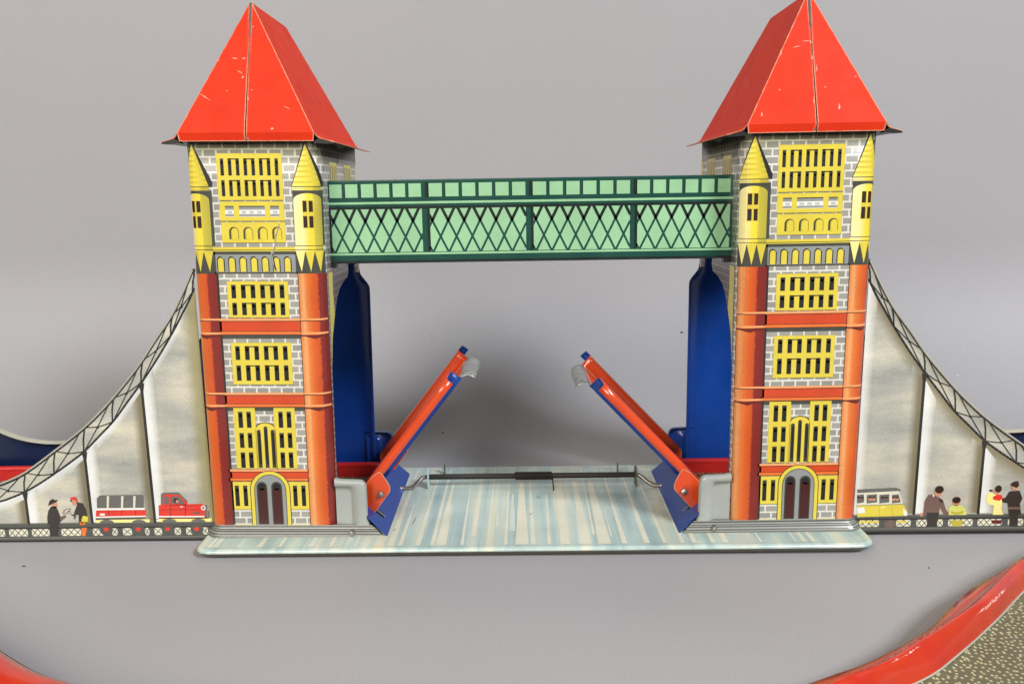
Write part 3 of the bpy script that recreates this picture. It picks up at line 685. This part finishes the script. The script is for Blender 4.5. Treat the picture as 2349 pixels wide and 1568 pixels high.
# --- road channels and blue aprons
for s in (-1, 1):
    xo, xi = s*300, s*70.5
    x0, x1 = min(xo, xi), max(xo, xi)
    rd = MB(); rd.box(x0, x1, 11.5, 61.5, 6.3, 7.0, 'road_print')
    rdo = rd.build('road_channel', bridge)
    for yc in (10.2, 62.8):
        c = MB(); c.tube([(x0, yc, 12.6), (x1, yc, 12.6)], 1.5, 'inside_red', 12); c.box(x0+.01, x1-.01, yc-1.3, yc+1.3, 4.0, 12.4, 'inside_red'); c.build('curb', rdo, autosmooth=40)
    ap = MB(); ap.face([(s*70.3, .6, 12.2), (s*60.7, -2.6, 4.0), (s*61.4, 73, 4.0), (s*70.3, 72.4, 12.2)], 'blue_paint', s > 0)
    ap.face([(s*70.3, .6, 12.2), (s*70.3, 72.4, 12.2), (s*73, 72.4, 12.6), (s*73, .6, 12.6)], 'blue_paint', s > 0)
    apo = ap.build('apron', bridge, solid=.4)
    sl_ = Print(lambda y, u, l, s=s: (s*(70.3-9.4*u)-s*l*.65, y, 12.2-8.2*u+l*.75))
    sl_.poly([(9, .1), (13.5, .05), (13.2, .62), (9.4, .66)], 'hole', 2); sl_.poly([(11.2, .14), (12.8, .12), (12.4, .66), (11.4, .7)], 'bare_tin', 3)
    sl_.build('slot', apo, flip=s > 0)

# --- approach panels
TOP = [(135, 115.6), (136.2, 113.2), (140.2, 105.6), (145.8, 96.2), (153, 86.9), (159.4, 78.2), (166.4, 70.0), (173.2, 62.6), (180, 56.0), (186.2, 50.6), (193.2, 45.3), (200.4, 40.2), (207.6, 35.1), (214, 31.0), (220, 28.2), (225, 26.4), (232, 24.8), (239, 24.4), (248, 25.2), (257, 27.3), (266, 31.2), (275, 37), (290, 50), (302, 64)]
LOW = [(135, 108.0), (138.4, 101.6), (145.4, 90.2), (152, 80.4), (159.4, 70.4), (166.6, 61.6), (173, 53.8), (179.6, 47.4), (186.8, 40.6), (193.8, 35.5), (199.9, 31.4), (207, 26.9), (213.7, 23.2), (220.2, 20.5), (226, 18.7), (238, 16.4), (252, 18.2), (266, 23.5), (280, 34), (302, 56)]
tops = [(p.x, p.y) for p in smoothcurve([(x, z, 0) for x, z in TOP], 4)]
lows = [(p.x, p.y) for p in smoothcurve([(x, z, 0) for x, z in LOW], 4)]
def interp(tab_, x):
    for (xa, za), (xb, zb) in zip(tab_, tab_[1:]):
        if xa <= x <= xb: return za+(zb-za)*(x-xa)/(xb-xa)
    return tab_[-1][1]
def panel(s, y, face):                                 # face -1: print towards the viewer; +1: print away, blue inside towards us
    pm = MB()
    for (xa, za), (xb, zb) in zip(tops, tops[1:]):
        pm.face([(s*xa, y, .5), (s*xb, y, .5), (s*xb, y, zb), (s*xa, y, za)], 'sky_print', (s < 0) ^ (face > 0))
    po = pm.build('approach_panel', bridge)
    po.data.materials.append(MATS['navy_paint'])
    sd = po.modifiers.new('tin', 'SOLIDIFY'); sd.thickness = .45*MM; sd.offset = -1; sd.material_offset = 1; sd.material_offset_rim = 0
    rm = MB(); rm.tube([(s*x, y+(.1 if face < 0 else -.1), z) for x, z in tops], .42, 'rim_cream', 8); rm.grid([[(s*x, y+dy*(1 if face < 0 else -1), z+dz) for x, z in tops] for dy, dz in ((.1, .40), (1.2, .30), (2.4, .05), (3.0, -.5))], 'rim_cream'); rm.build('rolled_rim', po, smooth=True)
    if face > 0: return po
    mp_ = lambda x, z, l: (x, y-l, z)
    # soft printed shading
    sh = Print(mp_)
    xs = [135+(300-135)*k/60 for k in range(61)]
    seg = lambda dz0, dz1, tab_: ([(s*x, interp(tab_, x)+dz0) for x in xs], [(s*x, max(9, interp(tab_, x)+dz1)) for x in xs])
    a, b_ = seg(0, -(9 if s > 0 else 5), lows); sh.strip(a, b_, 'under_olive' if s > 0 else 'under_white', 1)
    if s > 0:
        a = [(s*x, interp(tops, x)) for x in xs]; b_ = [(s*x, interp(lows, x)+(interp(tops, x)-interp(lows, x))*.45) for x in xs]; sh.strip(a, b_, 'chord_olive', 1)
    hang = [160.2, 187.0, 214.2, 241, 268]
    for h in hang:
        zt_ = interp(lows, h)
        xo = h*s
        zl_, zr2 = interp(lows, abs(xo-5.2))-3.5, interp(lows, abs(xo+5.4))-(1.5 if s < 0 else 4.5)
        sh.P.append(([(xo-5.2, 9), (xo, 9), (xo, zt_-3), (xo-5.2, zl_)], 'band_olive', 2, [(0, 0), (1, 0), (1, 1), (0, 1)]))
        sh.P.append(([(xo, 9), (xo+5.4, 9), (xo+5.4, zr2), (xo, zt_-2)], 'band_white', 2, [(0, 0), (1, 0), (1, 1), (0, 1)]))
    if s < 0: sh.poly([(-142, 9), (-135, 9), (-135, 107), (-142, 94)], 'band_tower', 3)
    else: sh.poly([(135, 9), (139, 9), (139, 99), (135, 107)], 'band_tower_left', 3)
    sh.build('printed_shading', po)
    tr = Print(mp_)
    tr.line([(s*x, z-.7) for x, z in tops], .75, 'line_black', 5); tr.line([(s*x, z) for x, z in lows], .8, 'line_black', 5)
    vx = [135.5, 146, 160, 173.6, 187, 200.6, 214.2, 228, 241, 254.6, 268, 282]
    for i, vx_ in enumerate(vx):
        za, zb = interp(lows, vx_), interp(tops, vx_-(1.2 if i else 0))-.7
        mid = (s*(vx_-.2), (za+zb)/2+.3)
        tr.line([(s*(vx_+.2), za), mid, (s*(vx_-1.2), zb)], .62, 'line_black', 6)
        if i+1 < len(vx):
            w_ = vx[i+1]
            for fa, fb in ((lows, tops), (tops, lows)):
                p0 = (vx_, interp(fa, vx_)); p1 = (w_-(1 if fb is tops else 0), interp(fb, w_-(1 if fb is tops else 0)))
                c_ = ((p0[0]+p1[0])/2, (p0[1]+p1[1])/2+(-.9 if fa is lows else -.5))
                q = [Vector((*p0, 0)), Vector((*c_, 0)), Vector((*p1, 0))]
                tr.line([(s*p.x, p.y) for p in smoothcurve(q, 4)], .42, 'line_black', 6)
            cx_ = (vx_+w_)/2; cz_ = (interp(tops, cx_)+interp(lows, cx_))/2-.5; tr.disc(s*cx_, cz_, .55, .55, 'line_black', 7, 8)
    tr.build('cable_truss', po)
    for h in hang:
        hp = Print(mp_); zt_ = interp(lows, h)
        hp.rect(s*h-.55, s*h+.55, 8.5, zt_+.3, 'line_black', 6); hp.poly([(s*h-1.2, zt_-.3), (s*h-.5, zt_-4), (s*h+.5, zt_-4), (s*h+1.2, zt_-.3), (s*h, zt_+.9)], 'line_black', 7); hp.build('hanger', po)
    return po, mp_
pL, mpL = panel(-1, 3.0, -1); pR, mpR = panel(1, 3.0, -1)
panel(-1, 70.0, 1); panel(1, 70.0, 1)

# --- printed railings, vehicles and figures (read off the lithograph)
def aff(c):
    if c == 'e': return lambda x, y: (-210.99+.03515*x-.0043*y, 27.77-.0003*x-.0373*y)
    return lambda x, y: (129.62+.03201*x+.0023*y, 24.85-.00027*x-.0344*y)
class Pic(Print):
    def __init__(s, mp_, A): super().__init__(mp_); s.A = A
    def q(s, pts, m, lay=5): s.poly([s.A(x, y) for x, y in pts], m, lay)
    def b(s, x0, x1, y0, y1, m, lay=5): s.q([(x0, y0), (x1, y0), (x1, y1), (x0, y1)], m, lay)
    def l(s, pts, w, m, lay=5): s.line([s.A(x, y) for x, y in pts], w, m, lay)
    def o(s, x, y, r, m, lay=5, ry=None): cx, cz = s.A(x, y); s.disc(cx, cz, r*.0355, (ry or r)*.0365, m, lay, 14)
def railing(mp_, parent, s, boxes, z, x_in):
    r = Print(mp_)
    xe = s*302
    r.rect(min(x_in, xe), max(x_in, xe), .55, z[0], 'rail_grey', 3)
    r.rect(min(x_in, xe), max(x_in, xe), z[0]-.55, z[0]-.05, 'rail_mid', 4); r.rect(min(x_in, xe), max(x_in, xe), z[1]+.05, z[1]+.65, 'rail_dark', 4); r.rect(min(x_in, xe), max(x_in, xe), z[2]-1.2, z[2]-.5, 'rail_mid', 4); r.rect(min(x_in, xe), max(x_in, xe), .55, 1.3, 'rail_dark', 4)
    for a, b_ in boxes:
        r.rect(a, b_, z[2], z[1], 'cream', 4)
        n = max(1, round((b_-a)/2.7)); w = (b_-a)/n
        for k in range(n):
            r.line([(a+k*w, z[2]), (a+(k+1)*w, z[1])], .28, 'rail_dark', 5); r.line([(a+k*w, z[1]), (a+(k+1)*w, z[2])], .28, 'rail_dark', 5)
    r.build('railing', parent)
A = aff('e')
bxs = [(5, 220), (365, 605), (750, 880), (980, 1050), (1115, 1225), (1385, 1437), (1500, 1590), (1745, 1820), (1885, 1965), (2085, 2150)]
bl_ = [(A(a, 600)[0], A(b_, 600)[0]) for a, b_ in bxs]
x = bl_[0][0]-1.8
while x > -296: bl_.append((x-8, x)); x -= 9.8
railing(mpL, pL, -1, bl_, (9.0, 6.3, 3.1), -135.0)
A2 = aff('f')
bxs = [(205, 465), (690, 880), (955, 1095), (1225, 1300), (1370, 1690), (1755, 2070), (2150, 2349)]
br_ = [(A2(a, 590)[0], A2(b_, 590)[0]) for a, b_ in bxs]
x = br_[-1][1]+1.8
while x < 292: br_.append((x, x+8)); x += 9.8
railing(mpR, pR, 1, br_, (8.6, 6.3, 3.3), 135.0)

# red pickup with its covered trailer
t = Pic(mpL, A)
t.q([(1545, 290), (2060, 275), (2120, 310), (2130, 440), (1550, 440)], 'print_red', 7); t.q([(1570, 290), (1575, 160), (1790, 155), (1890, 265), (1880, 290)], 'print_red', 7)
t.q([(1568, 165), (1590, 142), (1770, 138), (1800, 158), (1895, 250), (1880, 258), (1780, 165), (1600, 162), (1590, 290), (1572, 290)], 'rail_mid', 8)
t.b(1608, 1665, 190, 275, 'glass_grey', 9); t.q([(1688, 188), (1790, 188), (1858, 275), (1688, 275)], 'glass_grey', 9); t.o(1752, 235, 30, 'hair', 10); t.o(1768, 245, 18, 'skin', 11)
t.b(1550, 2120, 420, 436, 'white_print', 8); t.b(1550, 2190, 450, 490, 'pale_yellow', 6); t.b(1550, 2150, 440, 452, 'rail_dark', 8)
for x in (1690, 1870): t.l([(x, 285), (x, 430)], .18, 'maroon', 9)
t.l([(1550, 345), (2050, 345)], .14, 'maroon', 9); t.l([(1890, 300), (2060, 290)], .14, 'maroon', 9); t.b(1960, 2050, 372, 395, 'cloth_brown', 9); t.o(2085, 325, 28, 'white_print', 9); t.o(2085, 325, 16, 'glass_grey', 10); t.b(2105, 2130, 290, 440, 'rail_mid', 8); t.b(1805, 1840, 305, 315, 'white_print', 9); t.b(2140, 2160, 360, 440, 'glass_grey', 8)
for x in (1680, 2030):
    t.disc(*A(x, 490), 3.3, 2.0, 'yellow', 7, 12, 0, 180); t.disc(*A(x, 492), 2.9, 1.5, 'rail_mid', 8, 12, 0, 180)
    t.o(x-15, 585, 78, 'rail_grey', 6, 70); t.o(x-20, 578, 30, 'print_red', 7, 24)
t.build('truck_print', pL)
t = Pic(mpL, A)
t.q([(795, 210), (830, 172), (1350, 165), (1362, 200), (1362, 320), (800, 325)], 'rail_mid', 7)
for a, b_ in ((808, 915), (955, 1088), (1115, 1235), (1275, 1350)):
    t.q([(a, 190), (b_, 185), (b_, 318), (a, 320)], 'glass_grey', 8); t.q([(a+20, 315), (a+55, 315), (b_-10, 200), (b_-50, 200)], 'rail_mid', 9)
for a in (917, 1090, 1237): t.q([(a, 180), (a+28, 180), (a+24, 335), (a, 335)], 'cream', 9)
t.q([(800, 325), (1370, 322), (1385, 345), (795, 350)], 'white_print', 8); t.q([(790, 352), (1390, 348), (1398, 415), (785, 425)], 'print_red', 8)
for a in (940, 1100, 1265): t.l([(a, 350), (a, 415)], .18, 'maroon', 9)
t.q([(790, 425), (1390, 415), (1390, 430), (790, 442)], 'white_print', 9); t.q([(785, 442), (1385, 432), (1385, 455), (785, 465)], 'rail_grey', 9); t.q([(785, 465), (1440, 458), (1440, 495), (785, 500)], 'pale_yellow', 7); t.b(835, 895, 388, 412, 'white_print', 9); t.l([(1390, 455), (1545, 455)], .2, 'rail_grey', 8)
for x in (920, 1310):
    t.disc(*A(x, 500), 3.0, 1.4, 'rail_mid', 8, 12, 0, 180); t.o(x-8, 585, 82, 'rail_grey', 6, 72); t.o(x-8, 580, 32, 'print_red', 7, 24)
t.build('trailer_print', pL)
# man in a black hat, conductor in a red cap
t = Pic(mpL, A)
t.q([(200, 500), (195, 430), (210, 350), (245, 300), (300, 300), (330, 360), (355, 430), (400, 410), (410, 440), (350, 490), (345, 520), (195, 520)], 'cloth_dark', 7); t.q([(225, 520), (335, 520), (325, 660), (235, 660)], 'cloth_dark', 7)
t.o(285, 285, 32, 'skin', 7, 36); t.q([(205, 295), (225, 235), (260, 212), (300, 230), (318, 215), (312, 245), (250, 275)], 'hair', 8); t.q([(350, 440), (415, 405), (425, 430), (365, 475)], 'cloth_brown', 8)
t.l([(370, 385), (420, 335), (480, 330), (430, 400)], .16, 'rail_grey', 8); t.l([(400, 340), (395, 400), (465, 350), (480, 400), (540, 430)], .16, 'rail_grey', 8)
t.build('figure_print', pL)
t = Pic(mpL, A)
t.q([(570, 255), (625, 265), (665, 340), (685, 430), (670, 500), (580, 500), (575, 400), (530, 410), (520, 380), (540, 330)], 'cloth_dark', 7); t.o(528, 258, 32, 'skin', 7, 34); t.q([(472, 195), (540, 188), (562, 220), (560, 240), (480, 215)], 'print_red', 8); t.q([(480, 215), (500, 240), (475, 248)], 'hair', 8); t.q([(545, 240), (570, 250), (560, 280)], 'hair', 8)
t.q([(630, 415), (690, 425), (690, 480), (610, 510), (615, 450)], 'yellow', 8); t.q([(590, 490), (650, 490), (660, 520), (600, 530)], 'orange_band', 8); t.q([(610, 560), (680, 560), (660, 660), (620, 660)], 'orange_band', 7); t.q([(525, 380), (550, 420), (530, 465), (515, 440)], 'glass_grey', 8); t.q([(490, 400), (530, 395), (535, 410), (500, 412)], 'cloth_dark', 8)
t.build('figure_print', pL)
# yellow minibus
t = Pic(mpR, A2)
t.q([(175, 345), (780, 330), (840, 440), (835, 480), (185, 495)], 'yellow', 7); t.q([(185, 180), (720, 150), (780, 330), (175, 350)], 'cream', 7); t.q([(185, 140), (690, 118), (750, 145), (745, 160), (185, 185)], 'rail_mid', 8)
for a, b_, c_ in ((180, 270, 0), (305, 440, 1), (470, 600, 2), (635, 720, 3)):
    t.q([(a, 210), (b_, 200), (b_+(30 if c_ == 3 else 0), 305), (a, 320)], 'glass_grey', 8)
    for k in ((a+b_)/2-22, (a+b_)/2+25): t.o(k, 262, 20, 'skin' if c_ % 2 else 'cloth_brown', 9, 24); t.o(k, 242, 18, 'hair', 10, 12)
t.l([(175, 348), (785, 328)], .25, 'rail_mid', 8)
for a in (465, 632): t.l([(a, 345), (a+12, 482)], .2, 'olive_yellow', 9)
t.q([(180, 375), (270, 370), (285, 440), (190, 450)], 'white_print', 9); t.b(495, 545, 360, 378, 'pale_yellow', 9); t.q([(775, 380), (830, 430), (830, 480), (790, 480)], 'white_print', 8)
t.b(205, 460, 545, 572, 'yellow', 6); t.b(700, 820, 545, 572, 'yellow', 6); t.o(610, 590, 75, 'cloth_brown', 6, 55); t.o(610, 585, 28, 'glass_grey', 7)
t.build('minibus_print', pR)
# four figures on the right panel
t = Pic(mpR, A2)
t.q([(1040, 470), (1060, 290), (1110, 210), (1180, 205), (1240, 240), (1300, 280), (1340, 400), (1380, 450), (1360, 480), (1310, 460), (1260, 370), (1250, 470)], 'cloth_brown', 7); t.q([(1090, 440), (1250, 440), (1220, 625), (1095, 625)], 'cloth_dark', 8); t.o(1238, 175, 46, 'skin', 8, 55); t.o(1250, 145, 52, 'hair', 9, 46); t.q([(1165, 205), (1190, 215), (1170, 245)], 'white_print', 8); t.q([(1245, 255), (1300, 280), (1290, 320), (1250, 290)], 'cloth_dark', 8); t.o(1020, 465, 22, 'skin', 7)
t.build('figure_print', pR)
t = Pic(mpR, A2)
t.q([(1375, 470), (1380, 370), (1430, 345), (1530, 345), (1590, 390), (1610, 470)], 'lime', 7); t.o(1475, 305, 46, 'skin', 7, 48); t.o(1475, 280, 50, 'hair', 8, 40); t.q([(1400, 420), (1480, 440), (1570, 415), (1560, 450), (1480, 465), (1410, 450)], 'olive_yellow', 8); t.q([(1400, 540), (1570, 540), (1540, 620), (1430, 620)], 'olive_yellow', 6)
t.build('figure_print', pR)
t = Pic(mpR, A2)
t.q([(1850, 280), (1880, 190), (1920, 180), (1960, 200), (2050, 220), (2070, 300), (2060, 400), (2090, 470), (1950, 470), (1960, 350), (1900, 340)], 'pale_yellow', 7); t.o(2000, 165, 36, 'skin', 8, 48); t.o(2015, 138, 40, 'hair', 9, 44); t.q([(1945, 240), (2000, 210), (2060, 215), (2075, 260), (2030, 290), (1950, 275)], 'print_red', 9); t.q([(1900, 145), (1945, 150), (1935, 175), (1900, 165)], 'hair', 9); t.q([(1930, 540), (2080, 540), (2060, 585), (1950, 585)], 'dark_red', 6)
t.build('figure_print', pR)
t = Pic(mpR, A2)
t.q([(2110, 250), (2160, 170), (2290, 160), (2330, 260), (2300, 330), (2320, 470), (2160, 470), (2140, 320), (2070, 310), (2060, 260)], 'cloth_dark', 7); t.b(2170, 2280, 470, 625, 'cloth_dark', 8); t.o(2225, 115, 36, 'skin', 8, 40); t.q([(2170, 75), (2210, 45), (2270, 38), (2285, 95), (2250, 125), (2180, 100)], 'hair', 9); t.q([(2150, 370), (2310, 370), (2310, 400), (2150, 400)], 'cloth_brown', 8)
t.build('figure_print', pR)

# ------------------------------------------------------------------ the two curved track pieces in the foreground
def track(name, O, Cc, I, road_dir, label):
    r = bpy.data.objects.new(name, None); COL.objects.link(r); r['label'] = label; r['category'] = 'toy track'; r['group'] = 'curved red tin tracks'
    Cs, Os, Is = (smoothcurve(a, 6) for a in (Cc, O, I))
    r.location = (0, 0, 0)
    cu = MB(); rows = []
    for o_, c_, i_ in zip(Os, Cs, Is):
        d = Vector((i_.x-c_.x, i_.y-c_.y, 0)); row = []
        dn = d.normalized()
        row.append(o_ + Vector((0, 0, -o_.z+.3)) - dn*.4); row.append(o_ + Vector((0, 0, -1.2))); row.append(o_)
        a = c_ - dn*.5; a.z = c_.z-1.3; row.append(o_.lerp(a, .5) + Vector((0, 0, .15))); row.append(a)
        b0 = c_.copy(); b0.z -= .6; row.append(b0)
        for f, h in ((.05, .30), (.11, .95), (.18, 1.4), (.27, 1.55), (.38, 1.35), (.50, .75), (.62, -.25), (.74, -1.65), (.86, -3.5), (.95, -5.2), (1.0, -6.3)):
            q = c_ + d*f; q.z = c_.z + h; row.append(q)
        rows.append(row)
    cu.grid(rows, 'track_red')
    co_ = cu.build('curb', r, smooth=True)
    ed = MB(); ed.tube([i_ + Vector((0, 0, .1)) for i_ in Is], .32, 'rim_cream', 8); ed.build('edge_line', co_, smooth=True)
    dk_ = MB(); rw = []
    for o_, c_, i_ in zip(Os, Cs, Is):
        dn = Vector((i_.x-c_.x, i_.y-c_.y, 0)).normalized(); a = c_ - dn*.35; a.z = c_.z-1.15; rw.append(a)
    dk_.tube(rw, .34, 'grime', 8); dk_.build('worn_fold_shade', co_, smooth=True)  # dark tube draws both the worn fold and its shadow gap
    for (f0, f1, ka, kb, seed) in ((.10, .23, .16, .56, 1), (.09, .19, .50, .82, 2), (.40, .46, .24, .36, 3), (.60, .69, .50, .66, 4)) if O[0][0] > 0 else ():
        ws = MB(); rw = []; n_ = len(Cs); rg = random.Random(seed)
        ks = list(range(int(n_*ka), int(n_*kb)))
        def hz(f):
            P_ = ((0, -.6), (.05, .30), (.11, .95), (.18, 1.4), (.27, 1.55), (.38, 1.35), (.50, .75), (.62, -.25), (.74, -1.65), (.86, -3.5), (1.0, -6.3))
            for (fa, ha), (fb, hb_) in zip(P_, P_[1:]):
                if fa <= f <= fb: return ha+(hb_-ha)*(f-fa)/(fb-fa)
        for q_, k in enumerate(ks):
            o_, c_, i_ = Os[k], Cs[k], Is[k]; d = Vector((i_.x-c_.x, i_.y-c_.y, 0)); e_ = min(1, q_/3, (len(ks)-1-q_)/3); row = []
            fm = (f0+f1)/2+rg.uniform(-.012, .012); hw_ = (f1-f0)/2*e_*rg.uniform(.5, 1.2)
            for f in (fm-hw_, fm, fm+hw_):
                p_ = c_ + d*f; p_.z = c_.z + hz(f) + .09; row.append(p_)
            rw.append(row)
        if len(rw) > 3: ws.grid(rw, 'worn_glint_streak'); ws.build('worn_glint_streak', co_, smooth=True)  # strips just above the curb: scuffed paint and painted-on highlight
    rd = MB(); rr = []
    for i_ in Is:
        z = i_.z-.35; rr.append([(i_.x, i_.y, z), (i_.x+road_dir[0]*.03, i_.y+road_dir[1]*.03, z-.5), (i_.x+road_dir[0], i_.y+road_dir[1], z-.5), (i_.x+road_dir[0], i_.y+road_dir[1], .3)])
    rd.grid(rr, 'road_print'); rd.build('road_surface', r)
    return r
O = [(64.79, -121.5, 10.8), (73.79, -116.99, 10.8), (83.5, -112.29, 10.8), (91.87, -108.28, 10.8), (101.09, -102.88, 10.8), (111.37, -95.93, 10.8), (122.96, -87.17, 10.8), (134.7, -75.45, 10.8), (146.18, -65.12, 10.8), (156.56, -57.52, 10.8), (166.13, -50.4, 10.8), (175.76, -42.91, 10.8), (198.59, -27.85, 10.8)]
Cc = [(68.58, -124.36, 12.0), (75.51, -120.19, 12.0), (84.45, -116.42, 12.0), (93.06, -111.66, 12.0), (103.51, -104.24, 12.0), (114.49, -96.67, 12.0), (126.0, -88.25, 12.0), (135.22, -81.45, 12.0), (146.49, -71.52, 12.0), (158.35, -59.92, 12.0), (167.91, -51.48, 12.0), (180.2, -42.56, 12.0), (203.35, -27.34, 12.0)]
I = [(91.24, -118.38, 6.0), (99.99, -113.59, 6.0), (109.12, -108.59, 6.0), (116.27, -103.94, 6.0), (126.09, -95.97, 6.0), (135.47, -88.13, 6.0), (145.87, -79.04, 6.0), (154.09, -71.6, 6.0), (163.29, -62.91, 6.0), (172.54, -54.52, 6.0), (183.81, -44.7, 6.0), (196.55, -35.21, 6.0), (214.68, -25.16, 6.0)]
ext = lambda L, dx, dy: [(L[0][0]+dx, L[0][1]+dy, L[0][2])] + L + [(L[-1][0]+45, L[-1][1]+22, L[-1][2])]
track('curved_track', ext(O, -45, -20), ext(Cc, -44, -20), ext(I, -40, -22), (45, -46), 'curved red tin track with white speckled grey road surface')
LO = [(-215, -62, 10.0), (-190.2, -79.04, 10.0), (-175.89, -88.21, 10.0), (-162.27, -97.21, 10.0), (-153.63, -103.01, 10.0), (-145.64, -108.12, 10.0), (-138.68, -111.82, 10.0), (-131.7, -114.6, 10.0), (-121.58, -118.2, 10.0), (-105, -122.5, 10.0), (-75, -126.5, 10.0), (-40, -127.5, 10.0)]
LC, LI = [], []
for k, p in enumerate(LO):
    a = Vector(LO[max(k-1, 0)]); b_ = Vector(LO[min(k+1, len(LO)-1)]); d = (b_-a).normalized(); nn = Vector((d.y, -d.x, 0))
    q = Vector(p)+nn*1.4; LC.append((q.x, q.y, 12.5)); q = Vector(p)+nn*17; LI.append((q.x, q.y, 6))
track('curved_track', LO, LC, LI, (-40, -45), 'plain red curved tin track end without any speckled road in view')

# ------------------------------------------------------------------ crumbs of dust on the cloth
def on_sweep(X, Y, Z): return (X, Y, Z)
def solve(dirp):                                        # point on the sweep along the line camera -> given point
    o = Vector((-4.244, -317.4, 143.2)); d = Vector(dirp)-o
    tt = 0
    while tt < 3:
        p = o+d*tt
        hs = 0 if p.y < 130 else (110-math.sqrt(max(0, 110**2-(p.y-130)**2)) if p.y < 240 else 1e9)
        if p.z <= hs: return p
        tt += .0005
    return None
for lab, tgt, sz in (('dark crumb of dust on the grey cloth above the left leaf tip', (-64.73, 220, 49.45), 1.0), ('dark crumb of dust on the grey cloth just right of the left leaf', (-52.8, 158, 0), 1.1),
                     ('dark sliver of lint on the cloth beside the blue inside of the right tower', (104.9, 220, 50.4), 1.2), ('small crumb on the grey cloth in front of the right end of the base plate', (152.4, -26.8, 0), .55),
                     ('pale fleck of lint on the cloth right of the right cable', (293.4, 220, 18.6), 1.0), ('thin dark crumb on the cloth below the left railing', (-203.5, -19.8, 0), .6)):
    p = solve(tgt)
    if p is None: continue
    d = MB(); rr = random.Random(len(lab)); n = 7; rows = []
    for j in range(5):
        a = math.pi*j/4; rows.append([(p.x+sz*(1.3 if 'sliver' in lab or 'thin' in lab else .8)*math.sin(a)*math.cos(2*math.pi*k/n)*rr.uniform(.6, 1.2), p.y+sz*.6*math.sin(a)*math.sin(2*math.pi*k/n)*rr.uniform(.6, 1.2), p.z+.25*sz+sz*.45*-math.cos(a)) for k in range(n)])
    d.grid(rows, 'white_print' if 'pale' in lab else 'dust', closed=True)
    o = d.build('dust_speck', smooth=True); o['label'] = lab; o['category'] = 'dust speck'; o['group'] = 'dust specks on the cloth'
